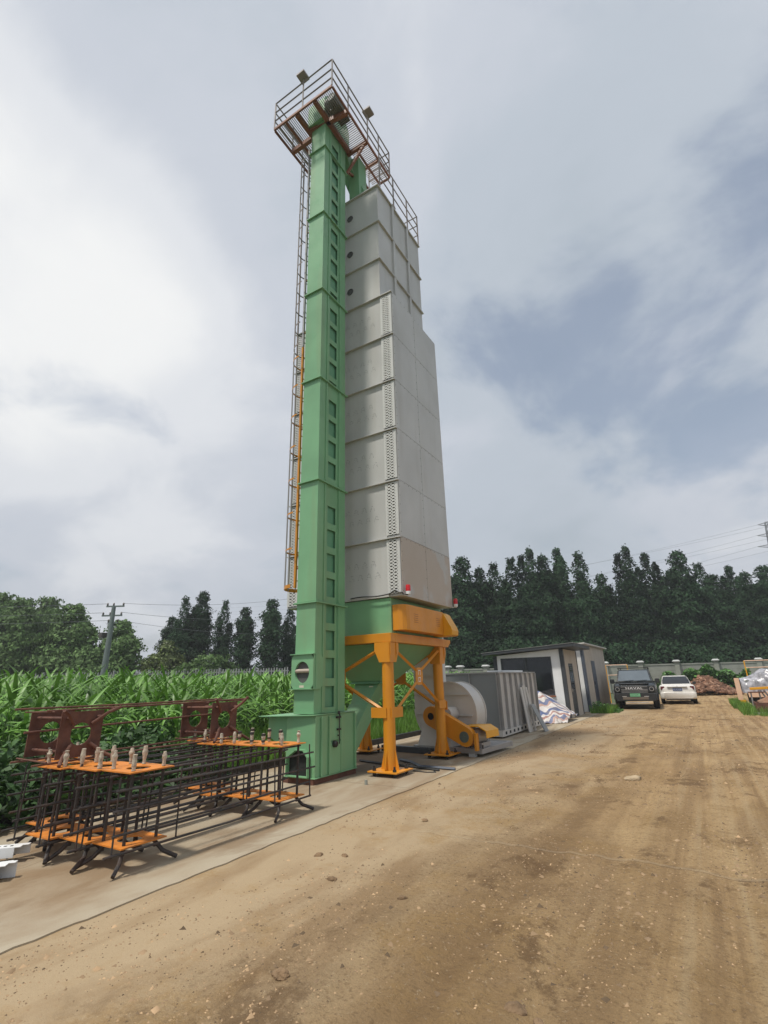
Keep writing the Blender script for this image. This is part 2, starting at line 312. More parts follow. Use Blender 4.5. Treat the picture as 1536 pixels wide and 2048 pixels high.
        col = mixc(mul(mrange(noise(26, 8, rough=0.78), 0.53, 0.59), 0.55), col, (0.21, 0.136, 0.072)); col = mixc(mul(mrange(noise(31, 8, rough=0.78), 0.58, 0.64), 0.55), col, (0.64, 0.51, 0.35))  # dark specks paint in the shade of small hollows, pale specks between
        col = mixc(mul(line(PY, 5.62, 0.035, 0.10, 2.0), 0.22), col, (0.56, 0.47, 0.345)); col = mixc(mul(line(PY, 5.585, 0.008, 0.10, 2.0), 0.6), col, (0.13, 0.085, 0.05))
        col = mixc(mul(line(PY, 12.3, 0.035, 0.10, 2.0), 0.2), col, (0.56, 0.47, 0.345))
        bs, dist = 1.0, 0.022
        # the mud thins out to bare dusty concrete towards the joint
        filmmask = mrange(fma(noise(0.9, 9, rough=0.68), 2.6, PX), -0.9, -2.0)
        film = mixc(mul(sand, 0.75), EDGE, (0.37, 0.248, 0.125)); film = mixc(mul(mrange(noise(0.9, 9, (1, 0.30, 1), dist=0.8, rot=0.3), 0.49, 0.62), 0.70), film, (0.265, 0.172, 0.092))
        col = mixc(mul(filmmask, 0.9), col, film)
    col = mixc(mul(mrange(grain, 0.48, 0.70), 0.30 if kind == 'pad' else 0.30), col, (0.215, 0.140, 0.074))
    hs = N.new('ShaderNodeHueSaturation'); hs.inputs['Saturation'].default_value = 0.96 if kind == 'pad' else 1.04; hs.inputs['Value'].default_value = 0.86 if kind == 'pad' else 0.80; L.new(col, hs.inputs['Color'])
    L.new(hs.outputs[0], b.inputs['Base Color'])
    ad = fma(noise(14, 10, rough=0.75), 1.3, fine)
    bp = N.new('ShaderNodeBump'); bp.inputs['Strength'].default_value = bs; bp.inputs['Distance'].default_value = dist
    if kind != 'pad': L.new(mrange(filmmask, 0.0, 1.0, 1.0, 0.22), bp.inputs['Strength'])
    L.new(fine if kind == 'pad' else ad, bp.inputs['Height']); L.new(bp.outputs[0], b.inputs['Normal'])
    return m
M_['pad'] = ground_material('worn concrete with mud smears', 'pad')
M_['yard'] = ground_material('packed mud over concrete', 'yard')

# ------------------------------------------------------------------ mesh helpers
class MB:
    def __init__(s): s.v = []; s.f = []; s.m = []; s.mi = 0; s.cuts = []
    def _add(s, vs, fs):
        s.cuts.append((len(s.v), len(s.f)))
        o = len(s.v); s.v += [tuple(p) for p in vs]; s.f += [tuple(i+o for i in f) for f in fs]; s.m += [s.mi]*len(fs)
        return s
    def mat(s, i): s.mi = i; return s
    def box(s, x0, y0, z0, x1, y1, z1):
        vs = [(x, y, z) for z in (z0, z1) for y in (y0, y1) for x in (x0, x1)]
        return s._add(vs, [(0, 2, 3, 1), (4, 5, 7, 6), (0, 1, 5, 4), (2, 6, 7, 3), (0, 4, 6, 2), (1, 3, 7, 5)])
    def frame(s, p, q):
        p, q = Vector(p), Vector(q); d = (q-p).normalized()
        a = Vector((0, 0, 1)) if abs(d.z) < 0.95 else Vector((1, 0, 0))
        u = d.cross(a).normalized(); w = u.cross(d).normalized()
        return p, q, u, w
    def bar(s, p, q, wd, ht):      # rectangular bar: wd across, ht upward
        p, q, u, w = s.frame(p, q); vs = []
        for c in (p, q):
            for a, b in ((-1, -1), (1, -1), (1, 1), (-1, 1)): vs.append(c+u*a*wd/2+w*b*ht/2)
        return s._add(vs, [(3, 2, 1, 0), (4, 5, 6, 7), (0, 1, 5, 4), (1, 2, 6, 5), (2, 3, 7, 6), (3, 0, 4, 7)])
    def tube(s, p, q, r, n=8, r2=None, cap=True):
        p, q, u, w = s.frame(p, q); r2 = r if r2 is None else r2; vs = []
        for c, rr in ((p, r), (q, r2)):
            for i in range(n):
                t = 2*PI*i/n; vs.append(c+u*math.cos(t)*rr+w*math.sin(t)*rr)
        fs = [(i, (i+1) % n, n+(i+1) % n, n+i) for i in range(n)]
        if cap: fs += [tuple(range(n-1, -1, -1)), tuple(range(n, 2*n))]
        return s._add(vs, fs)
    def path(s, pts, r, n=6):
        for a, b in zip(pts[:-1], pts[1:]): s.tube(a, b, r, n)
        return s
    def prism(s, pts, axis, a0, a1):
        """polygon pts (2-D) extruded along axis ('x': pts are y,z; 'y': x,z; 'z': x,y)"""
        def P(p, a): return {'x': (a, p[0], p[1]), 'y': (p[0], a, p[1]), 'z': (p[0], p[1], a)}[axis]
        n = len(pts); vs = [P(p, a0) for p in pts]+[P(p, a1) for p in pts]
        return s._add(vs, [tuple(range(n)), tuple(range(2*n-1, n-1, -1))]+[(i, n+i, n+(i+1) % n, (i+1) % n) for i in range(n)])
    def loft(s, rings, cap=True):
        n = len(rings[0]); vs = [p for r in rings for p in r]; fs = []
        for k in range(len(rings)-1):
            for i in range(n): fs.append((k*n+i, k*n+(i+1) % n, (k+1)*n+(i+1) % n, (k+1)*n+i))
        if cap: fs += [tuple(range(n-1, -1, -1)), tuple((len(rings)-1)*n+i for i in range(n))]
        return s._add(vs, fs)
    def disc_ring(s, c, axis, r0, r1, t0, t1, n=32):
        """ring (pipe wall) along axis between t0 and t1 with inner r0, outer r1"""
        def P(r, t, a):
            u, w = r*math.cos(a), r*math.sin(a)
            return {'x': (t, c[0]+u, c[1]+w), 'y': (c[0]+u, t, c[1]+w), 'z': (c[0]+u, c[1]+w, t)}[axis]
        prof = [(r0, t0), (r1, t0), (r1, t1), (r0, t1)]; vs = []; fs = []
        for i in range(n):
            for r, t in prof: vs.append(P(r, t, 2*PI*i/n))
        for i in range(n):
            j = (i+1) % n
            for k in range(4): fs.append((i*4+k, j*4+k, j*4+(k+1) % 4, i*4+(k+1) % 4))
        return s._add(vs, fs)
    def lathe(s, c, axis, prof, n=24):
        def P(r, t, a):
            u, w = r*math.cos(a), r*math.sin(a)
            return {'x': (c[0]+t, c[1]+u, c[2]+w), 'y': (c[0]+u, c[1]+t, c[2]+w), 'z': (c[0]+u, c[1]+w, c[2]+t)}[axis]
        m_ = len(prof); vs = [P(r, t, 2*PI*i/n) for i in range(n) for r, t in prof]; fs = []
        for i in range(n):
            j = (i+1) % n
            for k in range(m_-1): fs.append((i*m_+k, j*m_+k, j*m_+k+1, i*m_+k+1))
        return s._add(vs, fs)
    def holed(s, x0, x1, z0, z1, y, hx, hz, rx, rz, n=12, t=0.004):
        """plate cell in the XZ plane at y with an elliptical hole (front face + hole wall)"""
        outer = []
        for i in range(n):
            a = 2*PI*i/n; u, w = math.cos(a), math.sin(a); k = 1/max(abs(u), abs(w))
            outer.append(((x0+x1)/2+u*k*(x1-x0)/2, (z0+z1)/2+w*k*(z1-z0)/2))
        vs = [(p[0], y, p[1]) for p in outer]
        vs += [(hx+rx*math.cos(2*PI*i/n), y, hz+rz*math.sin(2*PI*i/n)) for i in range(n)]
        vs += [(hx+rx*math.cos(2*PI*i/n), y+t, hz+rz*math.sin(2*PI*i/n)) for i in range(n)]
        fs = [(i, (i+1) % n, n+(i+1) % n, n+i) for i in range(n)]+[(n+i, n+(i+1) % n, 2*n+(i+1) % n, 2*n+i) for i in range(n)]
        return s._add(vs, fs)
    def each(s, name, mats, parent=None, per=1, **kw):
        """one object for every `per` primitives added"""
        cuts = s.cuts[::per]+[(len(s.v), len(s.f))]; out = []
        for (v0, f0), (v1, f1) in zip(cuts[:-1], cuts[1:]):
            m = MB(); m.v = s.v[v0:v1]; m.f = [tuple(i-v0 for i in f) for f in s.f[f0:f1]]; m.m = s.m[f0:f1]
            out.append(m.build(name, mats, parent, **kw))
        return out
    def build(s, name, mats, parent=None, smooth=False, bevel=0.0, sub=0):
        me = bpy.data.meshes.new(name); me.from_pydata(s.v, [], s.f); me.update()
        if not isinstance(mats, (list, tuple)): mats = [mats]
        for q in mats: me.materials.append(q)
        if len(mats) > 1: me.polygons.foreach_set('material_index', s.m)
        import bmesh
        bm = bmesh.new(); bm.from_mesh(me); bmesh.ops.recalc_face_normals(bm, faces=bm.faces); bm.to_mesh(me); bm.free()
        if smooth:
            me.polygons.foreach_set('use_smooth', [True]*len(me.polygons)); me.set_sharp_from_angle(angle=R(38))
        o = bpy.data.objects.new(name, me); C.objects.link(o)
        if parent: o.parent = parent; o.matrix_parent_inverse = parent_world(parent).inverted()
        if bevel:
            b = o.modifiers.new('bevel', 'BEVEL'); b.width = bevel; b.segments = 2; b.limit_method = 'ANGLE'; b.angle_limit = R(50)
        if sub:
            b = o.modifiers.new('sub', 'SUBSURF'); b.levels = sub; b.render_levels = sub
        return o
def parent_world(o):
    return (parent_world(o.parent) @ o.matrix_parent_inverse if o.parent else Matrix.Identity(4)) @ Matrix.LocRotScale(o.location, o.rotation_euler, o.scale)
def tag(o, label=None, cat=None, group=None, kind=None):
    if label: o['label'] = label
    if cat: o['category'] = cat
    if group: o['group'] = group
    if kind: o['kind'] = kind
    return o
def thing(name, label, cat, loc=(0, 0, 0), rz=0.0, group=None):
    o = bpy.data.objects.new(name, None); C.objects.link(o); o.empty_display_size = 0.3
    o.location = loc; o.rotation_euler = (0, 0, rz); return tag(o, label, cat, group)
def copy_tree(o, parent=None):
    c = o.copy(); C.objects.link(c)
    if parent: c.parent = parent; c.matrix_parent_inverse = o.matrix_parent_inverse.copy()
    for ch in list(o.children): copy_tree(ch, c)
    return c
def np_mesh(name, verts, faces, mats, mi=None, smooth=False):
    """verts (n,3) array, faces (m,k) array of equal-sized polygons"""
    me = bpy.data.meshes.new(name); nv, nf, k = len(verts), len(faces), faces.shape[1]
    me.vertices.add(nv); me.vertices.foreach_set('co', np.ascontiguousarray(verts, dtype=np.float32).ravel())
    me.loops.add(nf*k); me.loops.foreach_set('vertex_index', np.ascontiguousarray(faces, dtype=np.int32).ravel())
    me.polygons.add(nf); me.polygons.foreach_set('loop_start', np.arange(0, nf*k, k, dtype=np.int32))
    for q in mats: me.materials.append(q)
    if mi is not None: me.polygons.foreach_set('material_index', np.ascontiguousarray(mi, dtype=np.int32))
    if smooth: me.polygons.foreach_set('use_smooth', np.ones(nf, dtype=bool))
    me.update(calc_edges=True); me.validate(); return me
def link_mesh(name, me, parent=None):
    o = bpy.data.objects.new(name, me); C.objects.link(o)
    if parent: o.parent = parent
    return o
def text_mesh(body, size, depth):
    cu = bpy.data.curves.new('lettering', 'FONT'); cu.body = body; cu.size = size; cu.extrude = depth; cu.align_x = 'CENTER'; cu.align_y = 'CENTER'
    o = bpy.data.objects.new('lettering', cu); C.objects.link(o)
    dg = bpy.context.evaluated_depsgraph_get(); me = bpy.data.meshes.new_from_object(o.evaluated_get(dg))
    bpy.data.objects.remove(o); return me

# ================================================================== GROUND
def sheet(name, pts, z, m):
    me = bpy.data.meshes.new(name); me.from_pydata([(x, y, z) for x, y in pts], [], [tuple(range(len(pts)))]); me.materials.append(m)
    o = bpy.data.objects.new(name, me); C.objects.link(o); tag(o, kind='structure'); return o
sheet('ground', [(-1500, -1500), (1500, -1500), (1500, 1500), (-1500, 1500)], -0.06, M_['far_ground'])
def vnoise(X, Y, seed, sx, sy):
    """smooth value noise sampled at cells of sx by sy metres"""
    rs = np.random.RandomState(seed); T = rs.uniform(-1, 1, (256, 256)); u, v = X/sx+1000, Y/sy+1000
    iu, iv = np.floor(u).astype(int), np.floor(v).astype(int); fu, fv = u-iu, v-iv; fu = fu*fu*(3-2*fu); fv = fv*fv*(3-2*fv)
    g = lambda a, b: T[a % 256, b % 256]
    return (g(iu, iv)*(1-fu)+g(iu+1, iv)*fu)*(1-fv)+(g(iu, iv+1)*(1-fu)+g(iu+1, iv+1)*fu)*fv
def yard_height(X, Y):
    Z = 0.010*vnoise(X, Y, 1, 0.9, 1.6)
    rough = np.clip(0.5+1.3*vnoise(X, Y, 2, 0.8, 1.5)+0.30*(X+2.0), 0.05, 1.5)
    Z = Z+rough*(0.0085*vnoise(X, Y, 3, 0.16, 0.32)+0.0060*vnoise(X, Y, 4, 0.07, 0.12)+0.0032*vnoise(X, Y, 5, 0.032, 0.045))
    for x0, w, d in ((-1.75, 0.13, 0.020), (-0.15, 0.14, 0.020), (-0.85, 0.11, 0.016), (0.75, 0.13, 0.018), (-2.35, 0.10, 0.010), (1.6, 0.15, 0.018)):
        xx = x0+0.16*np.sin(Y*0.16+x0*3); k = 0.6+0.4*vnoise(X, Y, 6, 3.0, 2.5)
        Z = Z-d*k*np.exp(-((X-xx)/w)**2)+d*0.55*k*np.exp(-((np.abs(X-xx)-1.7*w)/(0.6*w))**2)+0.006*np.exp(-((X-xx)/w)**2)*np.sin(Y*42+np.sin(X*30)*1.5)*np.clip(vnoise(X, Y, 7, 1.0, 2.0)*2, 0, 1)
    k = np.clip((X+4.15)/0.9, 0, 1)
    return np.clip(Z, -0.03, 0.03)*k-0.0022-0.0012*(1-k)
def yard():
    """packed mud yard with ruts and crumbs, right of the slab joint"""
    nx, ny = 330, 560
    xs = np.linspace(-4.32, 5.0, nx); ys = -1+57*(np.linspace(0, 1, ny)**2.0)
    X, Y = np.meshgrid(xs, ys); Z = yard_height(X, Y); Z = np.where(X < -4.16, -0.012, Z)
    v = np.stack([X, Y, Z], -1).reshape(-1, 3); i = np.arange(nx*ny).reshape(ny, nx)
    f = np.stack([i[:-1, :-1], i[:-1, 1:], i[1:, 1:], i[1:, :-1]], -1).reshape(-1, 4)
    o = link_mesh('mud_yard', np_mesh('mud_yard', v, f, [M_['yard']], smooth=True)); tag(o, kind='structure')
yard()
def pad():
    rs = random.Random(11); edge = []
    y = -2.0
    while y < 34:
        edge.append((-4.2+rs.uniform(-0.012, 0.012)+0.006*math.sin(y*0.9)+0.006*math.sin(y*5.1), y)); y += rs.uniform(0.06, 0.22)
    poly = [(-7.72, -2.0)]+edge+[(-4.2, 34), (-7.72, 34)]
    n = len(poly); vs = [(x, yy, 0.0) for x, yy in poly]+[(x, yy, -0.05) for x, yy in poly]
    fs = [tuple(range(n))]+[(i, n+i, n+(i+1) % n, (i+1) % n) for i in range(n)]
    me = bpy.data.meshes.new('concrete_pad'); me.from_pydata(vs, [], fs); me.materials.append(M_['pad'])
    o = bpy.data.objects.new('concrete_pad', me); C.objects.link(o); tag(o, kind='structure')
pad()
sheet('field_soil', [(-90, -10), (-7.72, -10), (-7.72, 80), (-90, 80)], -0.03, M_['soil'])

# ================================================================== GRAIN DRYER
XL, XR, YF, YB = -7.75, -4.73, 8.5, 10.9
UXL, UXR = -7.40, -5.07
ZL = [3.18, 4.40, 5.66, 6.90, 8.15, 9.41, 10.65]
ZU = [10.65, 11.89, 13.16, 14.45]
def dryer():
    t = thing('grain_dryer', 'tall grey panelled grain dryer on four orange legs with a green hopper', 'grain dryer', (-6.2, 9.65, 0))
    rs = random.Random(5)
    for k in range(6):
        z0, z1 = ZL[k], ZL[k+1]
        # front wall split: the strip columns stay open in front of a dark sheet that stands in for inner shade
        mb = MB()
        mb.mat(0).box(XL+0.012, YF, z0+0.006, XR-0.012, YB, z1-0.006)
        s = mb.build('drying_section', [M_['grey'], M_['dark']], t)
        # clusters of small drain holes drawn as dark discs, their shade put into the colour
        h = MB()
        for row, zz in ((0, z0+0.72), (1, z0+0.47)):
            for c in range(4):
                cx = -6.05+c*0.215+row*0.10
                for (u, w) in ((-.05, -.05), (-.04, -.015), (-.03, .02), (-.015, .05), (.005, .055), (.025, .045), (.04, .015), (.05, -.02), (.055, -.05), (-.012, -.01), (.02, -.012)):
                    if rs.random() < 0.85: h.lathe((cx+u+rs.uniform(-.006, .006), YF-0.001, zz+w+rs.uniform(-.006, .006)), 'y', [(0.0, 0), (0.0062, 0), (0.0062, -0.002), (0.0, -0.002)], 6)
        h.build('drain_hole_pattern', M_['seam'], s)
        for x0 in (-5.06, XL+0.02):
            x1 = x0+0.315
            vb = MB().box(x0+0.012, YF-0.006, z0+0.04, x1-0.012, YF-0.0025, z1-0.05)
            vb.build('vent_shade_sheet', M_['dark'], s)  # dark sheet added to stand in for the shade inside the vents
            v = MB(); n = 17; za, zb = z0+0.045, z1-0.055; dz = (zb-za)/n
            cols = [x0+0.0, x0+0.075, x0+0.1575, x0+0.24, x1]
            v.box(x0+0.004, YF-0.030, za, x0+0.055, YF-0.004, zb); v.box(x1-0.065, YF-0.030, za, x1-0.002, YF-0.004, zb)
            for i in range(n):
                for (a, b) in ((x0+0.055, x0+0.15), (x0+0.15, x1-0.065)):
                    v.holed(a, b, za+i*dz, za+(i+1)*dz, YF-0.030, (a+b)/2, za+(i+.5)*dz+0.002, 0.036, 0.0145, 12, 0.022)
            v.build('vent_strip', M_['grey_vent'], s)
        # flange lip round the front, turned-out
        fl = MB().box(XL-0.012, YF-0.062, z1-0.032, XR+0.008, YF-0.0005, z1-0.010)
        fl.build('front_flange', M_['grey'], s)
        # road-side cladding sheets with seams and screws
        sd = MB(); mid = 9.62
        for a, b in ((YF+0.004, mid-0.004), (mid+0.004, YB-0.004)):
            sd.box(XR-0.011, a, z0+0.004, XR, b, z1-0.004)
        p = sd.each('side_panel', M_['grey_tan'] if k == 0 else M_['grey'], s)[0]
        sc = MB()
        for yy in [YF+0.05+i*0.19 for i in range(13)]: sc.lathe((XR, yy, z1-0.03), 'x', [(0.0, 0.006), (0.008, 0.004), (0.009, 0.0)], 6)
        for zz in [z0+0.1+i*0.2 for i in range(6)]:
            for yy in (mid-0.02, YF+0.03): sc.lathe((XR, yy, zz), 'x', [(0.0, 0.006), (0.008, 0.004), (0.009, 0.0)], 6)
        sc.build('screw_row', M_['seam'], p)
    for k in range(3):
        z0, z1 = ZU[k], ZU[k+1]
        s = MB().box(UXL, YF+0.004, z0+0.001, UXR, YB, z1-0.004).build('storage_section', M_['grey'], t)
        w = MB(); w.disc_ring((-5.97, (z0+z1)/2-0.02), 'y', 0.08, 0.095, YF-0.012, YF+0.004, 20)
        w.lathe((-5.97, YF+0.003, (z0+z1)/2-0.02), 'y', [(0, -0.004), (0.08, -0.004)], 20)
        w.build('sight_glass', M_['seam'], s)
        fl = MB()
        fl.box(UXL-0.03, YF-0.050, z1-0.045, UXR+0.055, YF+0.003, z1-0.012)
        fl.box(UXR+0.001, YF+0.0035, z1-0.045, UXR+0.055, YB+0.02, z1-0.012)
        fl.build('section_flange', M_['grey'], s)
        rb = MB()
        for yy in (9.27, 10.12): rb.box(UXR+0.001, yy-0.05, z0+0.004, UXR+0.050, yy+0.05, z1-0.048)
        rb.each('stiffener_rib', M_['grey'], s)
    MB().box(UXL-0.02, YF-0.02, 14.452, UXR+0.03, YB+0.02, 14.475).build('roof', M_['grey'], t)
    r = MB()
    y0, y1, x1, x0, zt = 8.60, 10.90, UXR+0.02, UXL, 14.475
    posts = [(x1, y) for y in (8.62, 9.38, 10.2, 10.9)]+[(x0+0.05, 10.9), (-6.3, 10.9), (x0+0.05, 8.9), (x0+0.05, 9.9)]
    for x, y in posts: r.tube((x, y, zt), (x, y, zt+1.2), 0.021, 6)
    for dz in (0.42, 0.82, 1.2):
        r.tube((x1, y0, zt+dz), (x1, 10.9, zt+dz), 0.017, 6); r.tube((x1, 10.9, zt+dz), (x0+0.05, 10.9, zt+dz), 0.017, 6)
        r.tube((x0+0.05, 10.9, zt+dz), (x0+0.05, 8.9, zt+dz), 0.017, 6)
    r.build('roof_railing', M_['rail'], t)
    MB().lathe((-5.28, 9.5, 14.475), 'z', [(0, 0.0), (0.13, 0.0), (0.13, 0.22), (0.2, 0.24), (0.12, 0.36), (0, 0.38)], 14).build('roof_vent', M_['galv'], t)
    # green hopper box and discharge cone
    MB().box(-7.10, 8.535, 2.475, -5.03, 10.86, 3.172).build('hopper_box', M_['green'], t, bevel=0.006)
    top = [(-7.04, 8.6), (-5.10, 8.6), (-5.10, 10.76), (-7.04, 10.76)]; bot = [(-6.42, 9.15), (-5.72, 9.15), (-5.72, 9.75), (-6.42, 9.75)]
    cb = MB().loft([[(x, y, 2.30) for x, y in top], [(x, y, 1.58) for x, y in bot]])
    hp = cb.build('hopper_cone', M_['green'], t)
    MB().box(-5.75, 9.55, 1.98, -5.42, 9.95, 2.10).build('access_hatch', M_['green'], hp)
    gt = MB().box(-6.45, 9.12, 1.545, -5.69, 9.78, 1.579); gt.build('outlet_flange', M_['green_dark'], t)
    sp = MB().loft([[(x, y, 1.544) for x, y in ((-6.37, 9.20), (-5.77, 9.20), (-5.77, 9.70), (-6.37, 9.70))], [(x, y, 1.16) for x, y in ((-6.34, 9.0), (-5.92, 9.0), (-5.92, 9.40), (-6.34, 9.40))]])
    o = sp.build('outlet_spout', M_['green'], t)
    MB().box(-5.99, 9.165, 1.42, -5.90, 9.176, 1.50).build('sticker', M_['label'], o)
    ch = MB().loft([[(-6.36, 8.98, 1.16), (-5.90, 8.98, 1.16), (-5.90, 9.42, 1.16), (-6.36, 9.42, 1.16)],
                    [(-6.32, 8.30, 0.42), (-5.94, 8.30, 0.42), (-5.94, 8.34, 0.06), (-6.32, 8.34, 0.06)]])
    ch.build('discharge_chute', M_['green'], t)
    # orange discharge drive pod on the road side
    prof = [(-5.03, 8.58), (-4.90, 8.58), (-4.82, 8.61), (-4.765, 8.68), (-4.75, 8.78), (-4.75, 10.36), (-5.03, 10.36)]
    pd = MB().prism(prof, 'z', 2.53, 3.03).build('drive_pod', M_['orange'], t, bevel=0.008)
    n_ = MB()
    for yc in (9.05, 10.08):
        for zz in (2.70, 2.74, 2.78, 2.82, 2.86): n_.box(-4.7515, yc-0.09, zz, -4.747, yc+0.09, zz+0.006)
    n_.build('vent_louvre', M_['rust_orange'], pd)
    pr_ = [(-5.02, 3.03), (-4.80, 3.03), (-4.74, 2.99), (-4.575, 2.70), (-4.55, 2.62), (-4.56, 2.53), (-4.60, 2.51), (-5.02, 2.51)]
    MB().prism(pr_, 'y', 10.362, 10.72).build('gear_cover', M_['yellow'], t, bevel=0.01)  # yellow puts the light on the orange cover's front into its paint
    # orange frame ring, legs, braces
    fr = MB()
    xo0, xo1, yo0, yo1 = -7.12, -4.95, 8.36, 10.84
    fr.box(xo0, yo0, 2.30, xo1, yo0+0.17, 2.47); fr.box(xo0, yo1-0.17, 2.30, xo1, yo1, 2.47)
    fr.box(xo0, yo0+0.17, 2.30, xo0+0.17, yo1-0.17, 2.47); fr.box(xo1-0.17, yo0+0.17, 2.302, xo1, yo1-0.17, 2.472)
    fr.prism([(10.84, 2.468), (11.12, 2.468), (11.12, 2.40), (10.98, 2.302), (10.84, 2.302)], 'x', xo1-0.17, xo1-0.002)
    fr.build('frame_ring', M_['orange'], t, bevel=0.006)
    LEG = [(-5.09, 8.45), (-5.11, 10.68), (-7.10, 10.70), (-6.98, 8.45)]
    for x, y in LEG:
        lg = MB().tube((x, y, 0.09), (x, y, 2.298), 0.112, 20).build('leg', M_['orange'], t, smooth=True)
        sx = 1 if x > -6.2 else -1; sy = 1 if y > 9.6 else -1
        g = MB()
        for yy in (y-0.122, y+0.108): g.prism([(x-0.22, 2.298), (x+0.14, 2.298), (x+0.14, 2.1), (x+0.115, 1.93), (x-0.115, 1.93), (x-0.22, 2.15)], 'y', yy, yy+0.014)
        g.prism([(y-0.14, 2.296), (y+0.22, 2.296), (y+0.22, 2.15), (y+0.115, 1.93), (y-0.115, 1.93), (y-0.14, 2.1)], 'x', x+0.110*sx, x+0.124*sx)
        g.each('head_gusset', M_['orange'], lg)
        c = MB().box(x-0.29*(1 if sx > 0 else 0)-0.02, y-0.13, 0.95, x+0.29*(0 if sx > 0 else 1)+0.02, y-0.115, 1.13) if sy < 0 else MB().box(x-0.13, y+0.115, 0.95, x+0.13, y+0.13, 1.13)
        if sy < 0: c.box(x+0.114*sx, y-0.10, 0.95, x+0.13*sx, y+0.30, 1.13)
        else: c.box(x+0.114*sx, y-0.28, 1.0, x+0.13*sx, y+0.06, 1.16)
        c.each('brace_collar', M_['orange'], lg)
        MB().prism([(x-0.30, y-0.30), (x+0.30, y-0.30), (x+0.30, y+0.30), (x-0.30, y+0.30)], 'z', 0.066, 0.088).build('base_plate', M_['orange'], lg, bevel=0.003)
        q = MB()
        for a in range(4):
            dx, dy = ((1, 0), (0, 1), (-1, 0), (0, -1))[a]
            q._add([(x+dx*0.10-dy*0.006, y+dy*0.10+dx*0.006, 0.088), (x+dx*0.19-dy*0.006, y+dy*0.19+dx*0.006, 0.088), (x+dx*0.115-dy*0.006, y+dy*0.115+dx*0.006, 0.42), (x+dx*0.10-dy*0.006, y+dy*0.10+dx*0.006, 0.42),
                    (x+dx*0.10+dy*0.006, y+dy*0.10-dx*0.006, 0.088), (x+dx*0.19+dy*0.006, y+dy*0.19-dx*0.006, 0.088), (x+dx*0.115+dy*0.006, y+dy*0.115-dx*0.006, 0.42), (x+dx*0.10+dy*0.006, y+dy*0.10-dx*0.006, 0.42)],
                   [(0, 1, 2, 3), (7, 6, 5, 4), (0, 4, 5, 1), (1, 5, 6, 2), (2, 6, 7, 3), (3, 7, 4, 0)])
        q.each('foot_gusset', M_['orange'], lg)
        b_ = MB()
        for ax, ay in ((-1, -1), (1, -1), (1, 1), (-1, 1)):
            b_.tube((x+ax*0.21, y+ay*0.21, 0.0), (x+ax*0.21, y+ay*0.21, 0.17), 0.019, 8); b_.tube((x+ax*0.21, y+ay*0.21, 0.089), (x+ax*0.21, y+ay*0.21, 0.125), 0.033, 6)
            b_.tube((x+ax*0.21, y+ay*0.21, 0.02), (x+ax*0.21, y+ay*0.21, 0.065), 0.033, 6)
        b_.each('anchor_bolt', M_['black'], lg, per=3)
    def brace(fixed, axis, a, b, flip):
        m = MB(); ca = (a+b)/2; zc = 1.67
        def P(u, z): return (fixed, u, z) if axis == 'x' else (u, fixed, z)
        for (u, z) in ((a+0.13, 2.18), (b-0.13, 2.20), (a+0.14, 1.06), (b-0.14, 1.08)):
            m.bar(P(u, z), P(ca+(0.09 if u > ca else -0.09), zc+(0.10 if z > zc else -0.10)), 0.014 if axis == 'x' else 0.055, 0.055 if axis == 'x' else 0.014) if False else m.tube(P(u, z), P(ca+(0.09 if u > ca else -0.09), zc+(0.11 if z > zc else -0.11)), 0.034, 4)
        pts = [(-.13, -.08), (-.08, -.17), (.08, -.17), (.13, -.08), (.13, .08), (.08, .17), (-.08, .17), (-.13, .08)]
        m.prism([(ca+u*1.2, zc+w) for u, w in pts], axis, fixed-0.012*flip-0.006, fixed-0.012*flip+0.006)
        o_ = m.build('cross_brace', M_['orange'], t)
        return o_, ca, zc
    o_, ca, zc = brace(-5.02, 'x', 8.45, 10.68, -1)
    st = MB()      # pale stencil mark on the centre plate
    st.box(-5.0005, ca-0.05, zc+0.02, -4.999, ca-0.035, zc+0.12); st.box(-5.0005, ca+0.035, zc+0.02, -4.999, ca+0.05, zc+0.12); st.box(-5.0005, ca-0.035, zc+0.105, -4.999, ca+0.035, zc+0.12)
    st.box(-5.0005, ca-0.05, zc-0.11, -4.999, ca-0.035, zc-0.02); st.box(-5.0005, ca+0.035, zc-0.11, -4.999, ca+0.05, zc-0.02); st.box(-5.0005, ca-0.035, zc-0.035, -4.999, ca+0.035, zc-0.02); st.box(-5.0005, ca-0.035, zc-0.11, -4.999, ca+0.035, zc-0.095)
    st.build('stencil_mark', M_['letter_white'], o_)
    brace(8.45, 'y', -7.36, -5.09, 1); brace(10.70, 'y', -7.10, -5.11, 1); brace(-7.05, 'x', 8.45, 10.70, 1)
    # warning beacons
    for x, y in ((XR+0.09, YF+0.06), (XR+0.09, YB-0.03)):
        b = MB().lathe((x, y, 3.20), 'z', [(0, 0), (0.048, 0), (0.048, 0.06), (0, 0.06)], 14).box(XR, y-0.02, 3.185, x+0.02, y+0.02, 3.199).build('warning_beacon', M_['white'], t, smooth=True)
        MB().lathe((x, y, 3.261), 'z', [(0, 0), (0.05, 0), (0.05, 0.10), (0.042, 0.125), (0, 0.13)], 14).build('lamp_lens', M_['redlens'], b, smooth=True)
    pts = []
    for i in range(25):
        u = i/24; x = -5.95+u*1.24
        z = 3.225+0.012*math.sin(u*9)+(0.055*math.exp(-((u-0.86)/0.05)**2))
        pts.append((x, YF-0.05, z))
    pts += [(XR+0.02, YF-0.03, 3.20), (XR+0.09, YF+0.05, 3.19)]
    MB().path(pts, 0.013, 6).build('power_cable', M_['black'], t, smooth=True)
dryer()

